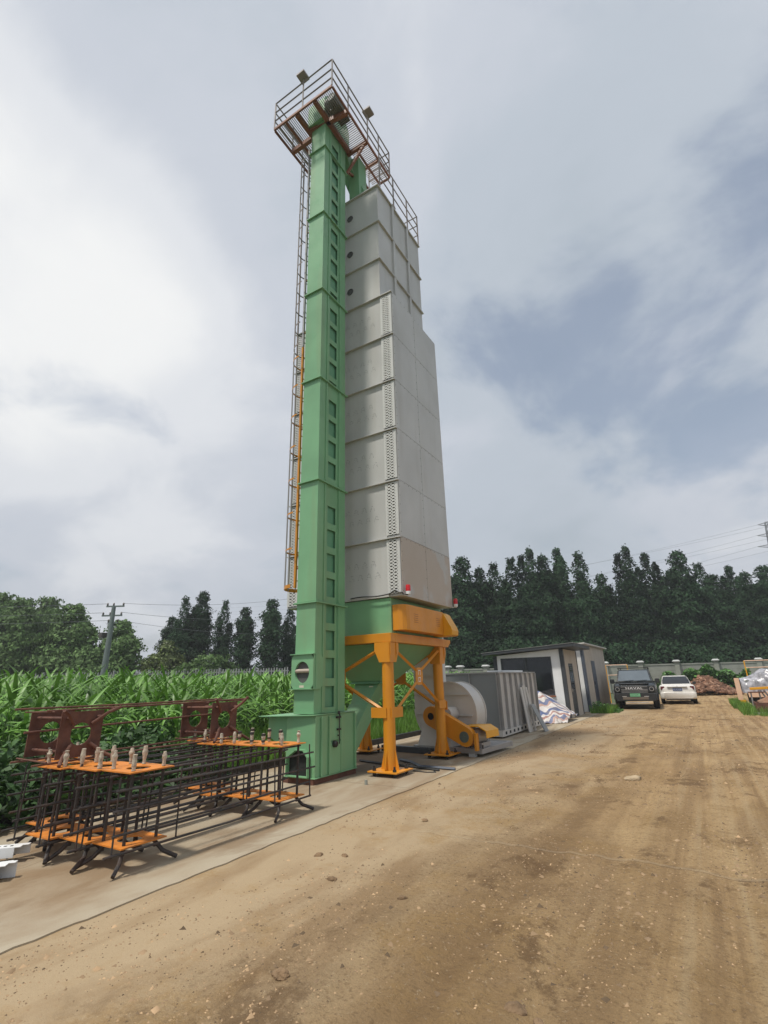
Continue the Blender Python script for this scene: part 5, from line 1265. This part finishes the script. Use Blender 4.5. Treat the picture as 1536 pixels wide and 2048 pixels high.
def place_tree(name, key, px, ytop, depth, label, group, wscale=1.0, cat='tree', rot=None):
    top = at(px, ytop, depth); H, cm, tm = TREES[key]
    t = thing(name, label, cat, (top.x, top.y, -0.05), rnd.uniform(0, 6.28) if rot is None else rot, group)
    k = (top.z+0.05)/H; t.scale = (wscale*k**0.5, wscale*k**0.5, k)
    link_mesh('trunk', tm, t); link_mesh('crown', cm, t)
tree_kind('pop_a', 15, [(0.0, 0.0, 15.0, 1.35, 1.2), (0.9, 0.3, 12.5, 1.1, 2.5), (-0.9, -0.3, 11.4, 1.2, 2.0), (0.2, -0.9, 9.5, 1.3, 0.8), (-.3, .9, 9.5, 1.3, 0.8)], 19000, 0.145, M_['poplar'], seed=11)
tree_kind('pop_b', 15, [(-0.5, 0.1, 15.0, 1.0, 1.5), (0.7, 0.2, 14.4, 1.05, 2.0), (0.0, -0.6, 12.2, 1.2, 1.0), (0.2, 0.9, 11.0, 1.4, 0.8), (-1.0, -.2, 9.0, 1.3, 0.7)], 19000, 0.145, M_['poplar'], seed=12)
tree_kind('pop_c', 15, [(0.0, 0.0, 15.0, 0.95, 1.5), (-1.0, 0.0, 13.3, 0.85, 2.0), (1.0, 0.1, 13.8, 0.9, 2.0), (0.5, -0.8, 11.0, 1.3, 0.8), (-0.4, 0.8, 10.0, 1.5, 0.8)], 19000, 0.145, M_['poplar'], seed=13)
tree_kind('pop_d', 15, [(0.1, 0.0, 15.0, 1.7, 1.0), (-0.6, 0.5, 12.8, 1.5, 1.0), (0.7, -0.4, 12.0, 1.5, 0.8)], 19000, 0.15, M_['poplar'], seed=14)
tree_kind('pop_e', 12, [(0.0, 0.0, 12.0, 1.25, 2.6), (0.6, 0.3, 10.6, 1.1, 2.6), (-0.6, -.2, 10.2, 1.2, 2.6)], 10500, 0.14, M_['poplar'], seed=15)
tree_kind('broad_a', 10, [(0.0, 0.0, 10.0, 2.6, 1.0), (1.6, 0.4, 8.6, 2.2, 1.2), (-1.6, -0.4, 9.0, 2.2, 1.2), (0.3, 1.6, 8.0, 2.2, 0.8), (-.3, -1.6, 8.0, 2.2, .8)], 24000, 0.17, M_['broadleaf'], seed=21, roundness=0.9, r0=0.25)
tree_kind('broad_b', 8, [(0.0, 0.0, 8.0, 1.8, 1.6), (1.5, 0.3, 6.4, 1.6, 1.2), (-1.3, -0.3, 6.0, 1.7, 1.0)], 13000, 0.15, M_['broadleaf'], seed=22, roundness=0.8)
tree_kind('small_y', 5, [(0.0, 0.0, 5.0, 1.3, 1.2), (1.0, 0.2, 4.0, 1.1, 1.2), (-0.9, 0.1, 3.9, 1.1, 1.0)], 6500, 0.13, M_['yellowleaf'], seed=23, roundness=0.9, r0=0.1)
tree_kind('bush', 3, [(0.0, 0.0, 3.0, 1.6, 0.1), (1.1, 0.1, 2.4, 1.3, 0.0), (-1.1, 0, 2.3, 1.3, 0.0)], 7000, 0.11, M_['broadleaf'], seed=24, roundness=1.0, r0=0.06)
tree_kind('bush_dark', 3, [(0.0, 0.0, 3.0, 1.6, 0.1), (1.1, 0.1, 2.4, 1.3, 0.0), (-1.1, 0, 2.3, 1.3, 0.0)], 7000, 0.12, M_['poplar'], seed=25, roundness=1.0, r0=0.06)
POP = [(921, 1116, 'pop_d', 'dark poplar hard against the right edge of the dryer'), (958, 1138, 'pop_e', 'low dark poplar with a ragged top next to the one at the dryer edge'),
       (986, 1128, 'pop_a', 'dark poplar above the left half of the ribbed steel box, single crooked tip'), (1020, 1117, 'pop_a', 'dark poplar above the white shed roof\'s low end with a sharp tip'),
       (1052, 1100, 'pop_b', 'tall twin-tipped poplar above the wide dark shed window'), (1083, 1113, 'pop_e', 'very narrow dark poplar between two tall twin-tipped ones above the shed'),
       (1112, 1098, 'pop_c', 'tallest three-tipped poplar above the right end of the white shed roof'), (1154, 1107, 'pop_a', 'tapering dark poplar above the gap between the two sheds'),
       (1200, 1150, 'pop_e', 'short dark poplar above the store shed\'s far end, in a dip of the skyline'), (1244, 1096, 'pop_b', 'tall twin-tipped poplar rising directly above the black car'),
       (1287, 1108, 'pop_c', 'dense dark poplar above the gap between black and white cars'), (1325, 1154, 'pop_e', 'short greyish poplar filling the dip above the white car\'s left side'),
       (1350, 1104, 'pop_d', 'tall broad-topped poplar standing above the white car'), (1394, 1128, 'pop_a', 'dark pointed poplar above the brick rubble\'s left edge'),
       (1424, 1151, 'pop_d', 'low greener poplar above the middle of the brick rubble'), (1455, 1133, 'pop_c', 'greener poplar with a thin tip beside the bright sky gap'),
       (1487, 1146, 'pop_e', 'dark poplar just past the bright sky gap, above the film wrapped machine'), (1524, 1133, 'pop_d', 'broad dark poplar cut by the photo\'s edge below the pylon')]
for px, yt, key, lab in POP:
    place_tree('poplar_tree', key, px, yt, 60+rnd.uniform(-2, 2), lab, 'poplars behind the boundary wall', 1.0 if key != 'pop_d' else 1.05)
for i, px in enumerate(range(895, 1590, 36)):
    place_tree('poplar_tree', ('pop_d', 'pop_b', 'pop_a')[i % 3], px+rnd.uniform(-8, 8), rnd.uniform(1168, 1196), 66+rnd.uniform(-1.5, 3), 'dark poplar in the back row, mostly hidden behind the nearer poplars', 'back row of poplars', 1.15)
for i, px in enumerate(range(905, 1580, 42)):
    place_tree('shrub', 'bush_dark', px+rnd.uniform(-8, 8), 1296+rnd.uniform(-14, 10), 54+rnd.uniform(-1, 2), 'dark shrub under the poplars just behind the boundary wall', 'shrubs behind the boundary wall', 1.2, 'shrub')
LEFT = [(0, 1188, 'broad_a', 55, 'big rounded green tree at the photo\'s left edge', 1.1), (48, 1200, 'broad_a', 52, 'big rounded green tree second along beyond the fence', 1.0), (100, 1197, 'broad_a', 58, 'tall green tree with the highest crown left of the utility pole', 0.9),
        (150, 1212, 'broad_b', 50, 'green tree with a tall rounded crown just left of the utility pole', 1.15), (245, 1243, 'broad_b', 50, 'dark round tree immediately right of the utility pole', 1.1), (185, 1300, 'bush', 48, 'low dark bush at the foot of the utility pole', 1.3),
        (335, 1285, 'small_y', 50, 'small yellowish green tree between pole and poplars', 1.1), (345, 1235, 'pop_e', 60, 'lower poplar leading the group right of the utility pole', 1.0), (373, 1195, 'pop_a', 56, 'tall poplar with a wide flank, left half of the twin peaks', 0.85), (407, 1184, 'pop_d', 56, 'tallest poplar of the group between pole and elevator', 0.8),
        (452, 1202, 'pop_a', 56, 'poplar with a rounded tip behind the round bush', 0.75), (492, 1216, 'pop_e', 56, 'poplar with a see-through crown left of the elevator', 1.05), (545, 1200, 'pop_e', 55, 'loose poplar with two visible trunks close to the elevator', 1.15), (582, 1212, 'pop_a', 57, 'poplar half hidden behind the elevator trunk', 0.8),
        (420, 1312, 'bush', 46, 'round grey green bush in front of the picket fence', 1.4), (392, 1335, 'bush', 46, 'small low bush beside the round one at the picket fence', 0.9)]
for px, yt, key, dep, lab, ws in LEFT:
    nm = 'bush' if key == 'bush' else 'poplar_tree' if key.startswith('pop') else 'broadleaf_tree'
    place_tree(nm, key, px, yt, dep, lab, None, ws, 'bush' if key == 'bush' else 'tree')
def far_woods():
    rs = np.random.RandomState(9); m = 5200
    u = rs.uniform(-300, 1000, m); P = np.empty((m, 3))
    for i in range(m):
        d = 170+rs.uniform(-10, 25); p = at(u[i], 1340, d); h = (3.5+2.6*math.sin(u[i]*0.021)+1.8*math.sin(u[i]*0.083+1)+4)*rs.uniform(0, 1)**0.7
        P[i] = (p.x, p.y, max(0, h))
    nrm = rs.normal(0, 1, (m, 3)); nrm /= np.linalg.norm(nrm, axis=1, keepdims=True); t1 = np.cross(nrm, rs.normal(0, 1, (m, 3))); t1 /= np.linalg.norm(t1, axis=1, keepdims=True); t2 = np.cross(nrm, t1)
    s = rs.uniform(0.7, 1.4, m)[:, None]
    v = np.stack([P-t1*s, P-t2*s*0.7, P+t1*s, P+t2*s*0.7], 1).reshape(-1, 3)
    o = link_mesh('far_woodland', np_mesh('far_woodland', v, np.arange(m*4).reshape(m, 4), [M_['broadleaf']])); tag(o, 'far line of woodland beyond the corn', 'woodland', kind='stuff')
far_woods()

# ================================================================== CORN
def corn_plant(seed, H=2.0, seg=6, nl=10):
    """one maize plant: returns verts, quads, material index (0 leaf, 1 stalk)"""
    rs = np.random.RandomState(seed); V = []; Fq = []; MI = []
    def add(v, f, k):
        o = sum(len(q) for q in V); V.append(np.array(v)); Fq.extend([[i+o for i in g] for g in f]); MI.extend([k]*len(f))
    n = 5; rings = []
    for z, r in ((0, 0.018), (H*0.5, 0.014), (H*0.86, 0.006)):
        rings += [(r*math.cos(2*PI*i/n), r*math.sin(2*PI*i/n), z) for i in range(n)]
    add(rings, [[k*n+i, k*n+(i+1) % n, (k+1)*n+(i+1) % n, (k+1)*n+i] for k in range(2) for i in range(n)], 1)
    az = rs.uniform(0, 6.28)
    for k in range(nl):
        z0 = H*(0.12+0.74*k/nl)+rs.uniform(-.03, .03); a = az+PI*k+rs.uniform(-0.55, 0.55); L = rs.uniform(0.75, 1.08)*(0.75+0.5*math.sin(PI*(k+1)/(nl+1))); w0 = rs.uniform(0.037, 0.056)
        el = R(rs.uniform(44, 72)); droop = rs.uniform(1.8, 3.1) if k < nl-2 else rs.uniform(0.3, 1.3); p = np.array([0., 0., z0]); v = []; tw = rs.uniform(-.5, .5)
        for j in range(seg+1):
            u = j/seg; ang = el-droop*u**1.5; d = np.array([math.cos(a)*math.cos(ang), math.sin(a)*math.cos(ang), math.sin(ang)])
            side = np.array([-math.sin(a), math.cos(a), 0.0]); nn = np.cross(d, side); ta = tw*u
            side = side*math.cos(ta)+nn*math.sin(ta)
            w = w0*(math.sin(PI*min(1, (u*0.86+0.14)))**0.6)*(1 if u < 0.98 else 0.15)
            mid = p+nn*w*0.35*(1 if seg > 4 else 0)
            if seg > 4: v += [p+side*w, mid, p-side*w]
            else: v += [p+side*w, p-side*w]
            p = p+d*L/seg
        c = 3 if seg > 4 else 2
        add(v, [[j*c+i, j*c+i+1, (j+1)*c+i+1, (j+1)*c+i] for j in range(seg) for i in range(c-1)], 0)
    return np.concatenate(V), np.array(Fq), np.array(MI)
def corn_height(x, y): return 1.0
def corn_field():
    fw = np.array([-math.sin(YAW), math.cos(YAW)]); rt = np.array([math.cos(YAW), math.sin(YAW)])
    rs = np.random.RandomState(42); pts = []
    x = -10.0
    while x > -46:
        y = 0.0
        while y < 46:
            px, py = x+rs.normal(0, .07), y+rs.normal(0, .06)
            dep = px*fw[0]+py*fw[1]; lat = px*rt[0]+py*rt[1]
            if 3 < dep < 40 and lat/dep > -0.95 and lat/dep < 0.52:
                pts.append((px, py, dep, lat/dep))
            y += 0.33
        x -= 0.66
    pts = np.array(pts)
    # what the tower, boot and cages hide is kept (other viewpoints), nearest ones become individuals
    edge = np.clip((-9.8-pts[:, 0])/3.0, 0, 1)
    Hs = (1.42+0.50*edge)*rs.uniform(0.90, 1.08, len(pts))
    vis = np.abs(pts[:, 3]) < 0.80
    order = np.argsort(np.where(vis, pts[:, 2], 1e3)); near = set(order[:300].tolist())
    protos = []
    for k in range(8):
        v, f, mi = corn_plant(100+k, 2.0, 7, 10); protos.append(np_mesh('corn_plant', v, f, [M_['corn'], M_['stalk']], mi, smooth=True))
    for i in order[:300]:
        o = link_mesh('corn_plant', protos[rs.randint(8)]); o.location = (pts[i, 0], pts[i, 1], -0.03); o.rotation_euler = (0, 0, rs.uniform(0, 6.28)); s = Hs[i]/2.0; o.scale = (0.95, 0.95, s)
        tag(o, 'green corn plant with arching leaves in the nearest rows of the field', 'corn plant', 'corn plants in the nearest rows')
    far = [corn_plant(200+k, 2.0, 4, 8) for k in range(10)]
    VV, FF, MM = [], [], []; o = 0
    for i in range(len(pts)):
        if i in near: continue
        v, f, mi = far[rs.randint(10)]; a = rs.uniform(0, 6.28); c, s = math.cos(a), math.sin(a)
        w = np.stack([v[:, 0]*c-v[:, 1]*s+pts[i, 0], v[:, 0]*s+v[:, 1]*c+pts[i, 1], v[:, 2]*Hs[i]/2-0.03], -1)
        VV.append(w); FF.append(f+o); MM.append(mi); o += len(v)
    me = np_mesh('corn_field', np.concatenate(VV), np.concatenate(FF), [M_['corn'], M_['stalk']], np.concatenate(MM))
    tag(link_mesh('corn_field', me), 'dense field of green corn stretching back to the picket fence', 'corn field', kind='stuff')
    print('corn', len(pts))
corn_field()

# ================================================================== GRASS, WEEDS
def blades(name, n, region, hmin, hmax, w, m, label, seed, lean=0.5):
    rs = np.random.RandomState(seed); P = region(rs, n); n = len(P)
    a = rs.uniform(0, 6.28, n); h = rs.uniform(hmin, hmax, n)*P[:, 3]; ln = rs.uniform(0.1, lean, n)*h; b = rs.uniform(0, 6.28, n)
    sd = np.stack([np.cos(a), np.sin(a), np.zeros(n)], -1)*w; ld = np.stack([np.cos(b), np.sin(b), np.zeros(n)], -1)
    p0 = P[:, :3]; p1 = p0+ld*(ln*0.35)[:, None]; p1[:, 2] += h*0.6; p2 = p0+ld*ln[:, None]; p2[:, 2] += h*0.95
    v = np.stack([p0-sd, p0+sd, p1-sd*0.8, p1+sd*0.8, p2-sd*0.15, p2+sd*0.15], 1).reshape(-1, 3); i = np.arange(n)[:, None]*6
    f = np.concatenate([i+np.array([[0, 1, 3, 2]]), i+np.array([[2, 3, 5, 4]])])
    o = link_mesh(name, np_mesh(name, v, f, [m])); tag(o, label, name.replace('_', ' '), kind='stuff')
def strip(rs, n):
    y = 1+rs.uniform(0, 1, n)**1.5*36; x = -7.80-rs.uniform(0, 1, n)**1.1*3.0; clump = 0.55+0.35*np.sin(x*3+y*1.7)*np.sin(y*2.3-x)+rs.uniform(0, .3, n)+0.5*np.clip((-7.9-x)/1.5, 0, 1)
    return np.stack([x, y, np.full(n, -0.03), np.clip(clump, .3, 1.6)], -1)
blades('grass_verge', 90000, strip, 0.22, 0.62, 0.0065, M_['grass'], 'tall green grass along the edge of the concrete pad', 1)
def sidegrass(rs, n):
    k = rs.randint(0, 3, n); x = np.where(k == 0, 1.05+rs.uniform(0, 1.6, n), np.where(k == 1, 0.95+rs.uniform(0, .6, n), -4.55+rs.uniform(0, 0.9, n))); y = np.where(k == 0, 24.3+rs.uniform(0, 4.5, n), np.where(k == 1, 29+rs.uniform(0, 5, n), 24.9+rs.uniform(0, 2.2, n)))
    return np.stack([x, y, np.full(n, -0.02), np.ones(n)], -1)
blades('grass_tufts', 9000, sidegrass, 0.06, 0.38, 0.007, M_['grass'], 'bright grass at the right edge of the yard and by the sheds', 2)
def leafy(name, region, n, size, m, label, seed):
    rs = np.random.RandomState(seed); P = region(rs, n); n = len(P)
    nrm = rs.normal(0, 0.6, (n, 3))+np.array([0, 0, 1.0]); nrm /= np.linalg.norm(nrm, axis=1, keepdims=True)
    t1 = np.cross(nrm, rs.normal(0, 1, (n, 3))); t1 /= np.linalg.norm(t1, axis=1, keepdims=True); t2 = np.cross(nrm, t1); s = (size*rs.uniform(.5, 1.3, n))[:, None]
    v = np.stack([P-t1*s, P-t2*s*0.6+t1*s*0.1, P+t1*s-nrm*s*0.3, P+t2*s*0.6+t1*s*0.1], 1).reshape(-1, 3)
    o = link_mesh(name, np_mesh(name, v, np.arange(n*4).reshape(n, 4), [m])); tag(o, label, 'weeds', kind='stuff')
def weeds_near(rs, n):
    x = -7.3-rs.uniform(0, 1, n)*2.2; y = 2.2+rs.uniform(0, 1, n)*4.6; h = (0.75+0.2*np.sin(x*4+y*3))*np.clip((-7.15-x)/0.5, 0.15, 1)
    return np.stack([x, y, h*rs.uniform(0, 1, n)**0.7], -1)
leafy('weeds', weeds_near, 5200, 0.075, M_['weed_shaded'], 'leafy weeds with painted-in shade crowding the pad behind the rebar cages', 5)  # leaf colour carries the shade behind the cages
def weeds_mound(rs, n):
    u = rs.uniform(1295, 1500, n); d = rs.uniform(42.5, 46.5, n); P = np.array([tuple(at(a, 1350, b)) for a, b in zip(u, d)])
    h = 1.75+0.25*np.sin(u*0.05)+0.20*np.sin(u*0.16+1); P[:, 2] = h*rs.uniform(0, 1, n)**0.6*np.clip((u-1290)/40, 0.2, 1); return P
leafy('weed_mound', weeds_mound, 9000, 0.17, M_['weed'], 'bank of leafy weeds in front of the boundary wall', 6)
def weeds_shed(rs, n):
    x = -4.55+rs.uniform(0, 1, n)*1.1; y = 25.2+rs.uniform(0, 1, n)*2.0; h = 0.45*np.clip(1-(x+4.55)/1.2, 0, 1); return np.stack([x, y, h*rs.uniform(0, 1, n)], -1)
leafy('weeds', weeds_shed, 900, 0.06, M_['weed'], 'low weeds sprouting at the foot of the store shed', 7)

# ================================================================== RUBBLE, CLODS, STONE
def rubble():
    rs = random.Random(17); m = MB()
    for i in range(1500):
        u = rs.random(); v = rs.random(); px = 1368+112*u; dep = 38.0+5.5*v
        p = at(px, 1370, dep); h = 1.35*math.exp(-((px-1412)/40)**2)*(1-abs(v-0.6)*1.2)+0.08
        z = max(0.03, h*rs.uniform(0.55, 1.0)); s = rs.uniform(0.6, 1.4)
        c = Vector((p.x, p.y, z)); a, b_ = rs.uniform(0, 6.28), rs.uniform(-.6, .6)
        d = Vector((math.cos(a)*math.cos(b_), math.sin(a)*math.cos(b_), math.sin(b_)))*0.13*s
        m.bar(tuple(c-d), tuple(c+d), 0.14*s, 0.09*s)
    tag(m.build('brick_rubble', M_['brick']), 'heap of broken red brick behind the white car', 'rubble', kind='stuff')
rubble()
def lump(name, loc, size, m, seed, flat=0.6):
    rs = np.random.RandomState(seed); import bmesh
    bm = bmesh.new(); bmesh.ops.create_icosphere(bm, subdivisions=3, radius=1.0)
    dirs = rs.normal(0, 1, (9, 3)); dirs /= np.linalg.norm(dirs, axis=1, keepdims=True); cut = rs.uniform(0.62, 0.95, 9)
    for v in bm.verts:
        p = np.array(v.co)
        for d, c in zip(dirs, cut):
            e = p@d-c
            if e > 0: p = p-d*e*0.9
        p = p*(1+0.06*math.sin(p[0]*9+seed)+0.05*math.sin(p[1]*11)); v.co = p*np.array([size[0], size[1], size[2]])
    me = bpy.data.meshes.new(name); bm.to_mesh(me); bm.free(); me.materials.append(m)
    o = bpy.data.objects.new(name, me); C.objects.link(o); o.location = loc; o.rotation_euler = (0, 0, rs.uniform(0, 6)); return o
tag(lump('pale_stone', (-1.25, 9.6, 0.02), (0.15, 0.09, 0.05), M_['stone'], 4), 'pale flat-topped stone lying alone on the mud yard', 'stone')
CL = [((-2.31, 3.97), 0.05, 'dark mud clod by the joint on the near left, pointed like a shark fin'), ((-3.04, 4.02), 0.055, 'dark mud clod, rounded, nearest right of the slab joint'), ((-3.29, 4.56), 0.05, 'dark mud clod sitting between two smaller crumbs'),
      ((-3.53, 4.46), 0.06, 'flat brown mud patch clod close to the slab joint'), ((-2.42, 2.72), 0.07, 'wide crumbled mud clod in the near left'), ((-1.13, 3.05), 0.075, 'cracked mud flake at the bottom of the photo'), ((-1.0, 3.0), 0.045, 'small mud flake beside the cracked one at the bottom'),
      ((-3.18, 6.05), 0.05, 'brown mud clod level with the boot of the elevator'), ((-1.38, 5.97), 0.05, 'dark mud clod in the middle of the wheel track'), ((-1.9, 8.2), 0.06, 'dark mud clod halfway to the pale stone'), ((-0.3, 9.0), 0.06, 'dark mud clod right of the pale stone'), ((-2.4, 12.6), 0.08, 'dark mud clod out beyond the fan skid')]
for i, (p, s, lab) in enumerate(CL):
    o = lump('mud_clod', (p[0], p[1], -0.002), (s*0.85, s*0.6, s*0.42), M_['clod'], 30+i); tag(o, lab, 'mud clod', 'mud clods on the yard')
def crumbs():
    rs = np.random.RandomState(12); VV, FF = [], []; o = 0
    base = np.array([[1, 0, 0], [-.5, .87, 0], [-.5, -.87, 0], [.2, .1, .8]]); n = 60000
    y = 1.4+rs.uniform(0, 1, n)**2.2*24; x = rs.uniform(-4.1, 2.5+y*0.05)
    k = np.sin(x*2.1+1)*np.sin(y*1.3+x)+rs.uniform(-.8, .8, n)+0.25*np.sin(x*7+y*5)*np.sin(y*6.1-x*4) > 0.1; x, y = x[k], y[k]; n = len(x); z = yard_height(x, y)
    s = rs.uniform(0.003, 0.011, n)*(1+y*0.05)*np.where(rs.uniform(0, 1, n) < 0.04, 2.6, 1); a = rs.uniform(0, 6.28, n); c, q = np.cos(a), np.sin(a)
    b = base[None]*s[:, None, None]*rs.uniform(0.6, 1.3, (n, 1, 3))
    v = np.stack([b[..., 0]*c[:, None]-b[..., 1]*q[:, None]+x[:, None], b[..., 0]*q[:, None]+b[..., 1]*c[:, None]+y[:, None], b[..., 2]*0.8+z[:, None]-0.001], -1).reshape(-1, 3)
    f = (np.array([[0, 1, 3], [1, 2, 3], [2, 0, 3]])[None]+4*np.arange(n)[:, None, None]).reshape(-1, 3)
    VV, FF = [v], [f]
    tag(link_mesh('loose_grit', np_mesh('loose_grit', np.concatenate(VV), np.concatenate(FF), [M_['grit']])), 'loose mud crumbs and grit scattered over the yard', 'grit', kind='stuff')
crumbs()

# ================================================================== THINGS ON THE PAD
o = MB()
o.bar((-7.78, 1.0, 0.05), (-7.74, 19.0, 0.05), 0.09, 0.16); tag(o.build('kerb', M_['black'], bevel=0.01), 'low black kerb between the concrete pad and the grass', 'kerb')
tag(MB().bar((-6.95, 11.2, 0.065), (-5.5, 11.05, 0.065), 0.12, 0.13).build('steel_beam', M_['trim'], bevel=0.008), 'dark steel beam lying on the pad behind the orange legs', 'steel beam')
tag(MB().path([(-6.5, 9.55, 0.02), (-5.78, 9.32, 0.03), (-5.1, 9.28, 0.02), (-4.45, 9.12, 0.015)], 0.022, 4).build('rubber_strip', M_['black']), 'long black rubber strip curling out from behind the front orange leg', 'rubber strip', 'dark strips by the front leg')
tag(MB().path([(-5.75, 9.95, 0.02), (-5.3, 9.6, 0.05), (-4.95, 9.35, 0.02), (-4.22, 9.32, 0.02)], 0.030, 4).build('rubber_strip', M_['bluegrey']), 'flat grey strip with a blunt end beside the front orange leg', 'rubber strip', 'dark strips by the front leg')
tag(MB().path([(-4.9, 8.95, 0.008), (-4.6, 8.9, 0.008), (-4.45, 8.98, 0.008), (-4.52, 9.05, 0.008)], 0.010, 6).build('loose_cable', M_['black']), 'thin black cable end looped on the concrete', 'cable')
tag(MB().lathe((-5.02, 7.55, 0.0), 'z', [(0, 0), (0.025, 0), (0.025, 0.07), (0, 0.07)], 10).build('concrete_plug', M_['conc_wall']), 'small grey cylinder standing on the pad before the front leg', 'core sample')

# ================================================================== RIGHT EDGE: WRAPPED MACHINE, TRESTLE, RUSTY BIN, RAILS
def wrapped_machine():
    t = thing('wrapped_machine', 'machine wrapped in wrinkled clear film with a salmon end plate at the yard edge', 'machine', (2.6, 31, 0))
    MB().box(1.26, 30.5, 0.30, 1.46, 30.62, 1.29).build('end_plate', M_['salmon'], t, bevel=0.01)
    MB().box(1.32, 30.49, 0.02, 1.54, 30.60, 0.298).build('corner_foot', M_['yellow'], t, bevel=0.01)
    MB().box(1.70, 30.45, 0.42, 4.4, 30.60, 0.66).build('side_rail', M_['salmon'], t, bevel=0.01)
    MB().box(1.75, 30.62, 0.12, 4.4, 32.4, 0.60).build('chassis', M_['dark'], t)
    rs = np.random.RandomState(8); n, m = 60, 40; U, V = np.meshgrid(np.linspace(0, 1, n), np.linspace(0, 1, m))
    X = 1.505+3.1*U; prof = np.where(U < 0.30, 1.28+0.40*np.clip((U-0.02)/0.28, 0, 1)**1.6, 1.68)
    ang = V*PI; Y = 31.4-0.85*np.cos(ang); Z = 0.62+(prof-0.62)*np.sin(ang)**0.45
    N = sum(0.035/(k+1)**0.5*np.sin(rs.uniform(-14, 14)*X+rs.uniform(-14, 14)*Y+rs.uniform(-9, 9)*Z+rs.uniform(0, 6)) for k in range(14)); Y = Y-N*0.6; Z = Z+N*0.5
    v = np.stack([X, Y, Z], -1).reshape(-1, 3); i = np.arange(n*m).reshape(m, n); f = np.stack([i[:-1, :-1], i[:-1, 1:], i[1:, 1:], i[1:, :-1]], -1).reshape(-1, 4)
    end = np.concatenate([i[:, 0]]); o = link_mesh('film_wrap', np_mesh('film_wrap', v, f, [M_['wrap']], smooth=True)); o.parent = t; o.matrix_parent_inverse = parent_world(t).inverted()
    MB().box(1.70, 30.72, 0.605, 4.55, 32.1, 1.2).build('machine_body', M_['grey_box'], t)
wrapped_machine()
def trestle():
    t = thing('steel_trestle', 'yellow topped steel trestle standing in front of the wrapped machine', 'trestle', (2.2, 27.6, 0))
    MB().bar((1.62, 27.5, 0.88), (3.6, 27.3, 0.98), 0.14, 0.10).build('yellow_beam', M_['yellow'], t, bevel=0.01)
    MB().box(1.52, 27.3, 0.72, 2.1, 27.7, 0.76).build('table_plate', M_['rust'], t)
    for a, b in (((1.60, 27.4, 0), (1.62, 27.4, 0.72)), ((1.92, 27.5, 0), (1.92, 27.5, 0.82)), ((2.32, 27.4, 0), (1.98, 27.5, 0.82)), ((2.5, 27.6, 0.0), (2.1, 27.5, 0.82))):
        MB().bar(a, b, 0.05, 0.05).build('leg', M_['galv'], t)
trestle()
def rusty_bin():
    t = thing('rusty_trough', 'dark rusty steel trough heaped with rusty offcuts at the yard edge', 'trough', (2.5, 25.7, 0))
    m = MB(); x0, x1, y0, y1, h = 1.56, 3.6, 25.3, 26.4, 0.42
    for a in ((x0, y0, 0.02, x1, y0+0.04, h), (x0, y1-0.04, 0.02, x1, y1, h), (x0, y0+0.041, 0.02, x0+0.04, y1-0.041, h), (x1-0.04, y0+0.041, 0.02, x1, y1-0.041, h), (x0+0.041, y0+0.041, 0.02, x1-0.041, y1-0.041, 0.06)): m.box(*a)
    m.build('trough_body', M_['rust'], t)
    hp = lump('offcut_heap', (2.75, 25.85, 0.36), (1.05, 0.46, 0.34), M_['brick'], 3); hp.parent = t; hp.matrix_parent_inverse = parent_world(t).inverted(); hp.rotation_euler = (0, 0, 0)
    MB().box(1.45, 25.05, 0.0, 3.6, 25.27, 0.07).build('timber_bearer', M_['conc_wall'], t)
rusty_bin()
def guard_rail(name, label, x0, x1, y, z0, z1, post):
    t = thing(name, label, 'guard rail', ((x0+x1)/2, y, 0))
    r = MB()
    for z in (z0+(z1-z0)*0.45, z1): r.tube((x0, y, z), (x1, y, z), 0.025, 6)
    r.each('rail', M_['salmon'], t)
    k = max(1, int((x1-x0)/0.9)); p = MB()
    for i in range(k+1):
        x = x0+(x1-x0)*i/k; p.bar((x, y, 0.0 if i % 2 == 0 else z0), (x, y, z1), 0.05, 0.05)
    p.each('post', M_['yellow'], t)
    return t
guard_rail('yellow_guard_rail', 'orange and yellow rail frame glimpsed between store shed and black car', -4.95, -3.75, 34.0, 1.1, 2.15, True)
guard_rail('pipe_guard_rail', 'thin pale pipe rail with yellow posts above the film wrapped machine', 2.0, 4.4, 33.2, 1.5, 2.12, True)

# ================================================================== HAZE
def haze():
    m = bpy.data.materials.new('thin summer haze'); m.use_nodes = True; nt = m.node_tree; nt.nodes.clear()
    out = nt.nodes.new('ShaderNodeOutputMaterial'); v = nt.nodes.new('ShaderNodeVolumePrincipled')
    v.inputs['Color'].default_value = (0.86, 0.89, 0.93, 1); v.inputs['Density'].default_value = 0.0009; v.inputs['Anisotropy'].default_value = 0.2
    nt.links.new(v.outputs[0], out.inputs['Volume'])
    o = MB().box(-420, -60, -1.06, 200, 420, 66).build('haze', m); tag(o, kind='stuff')
haze()
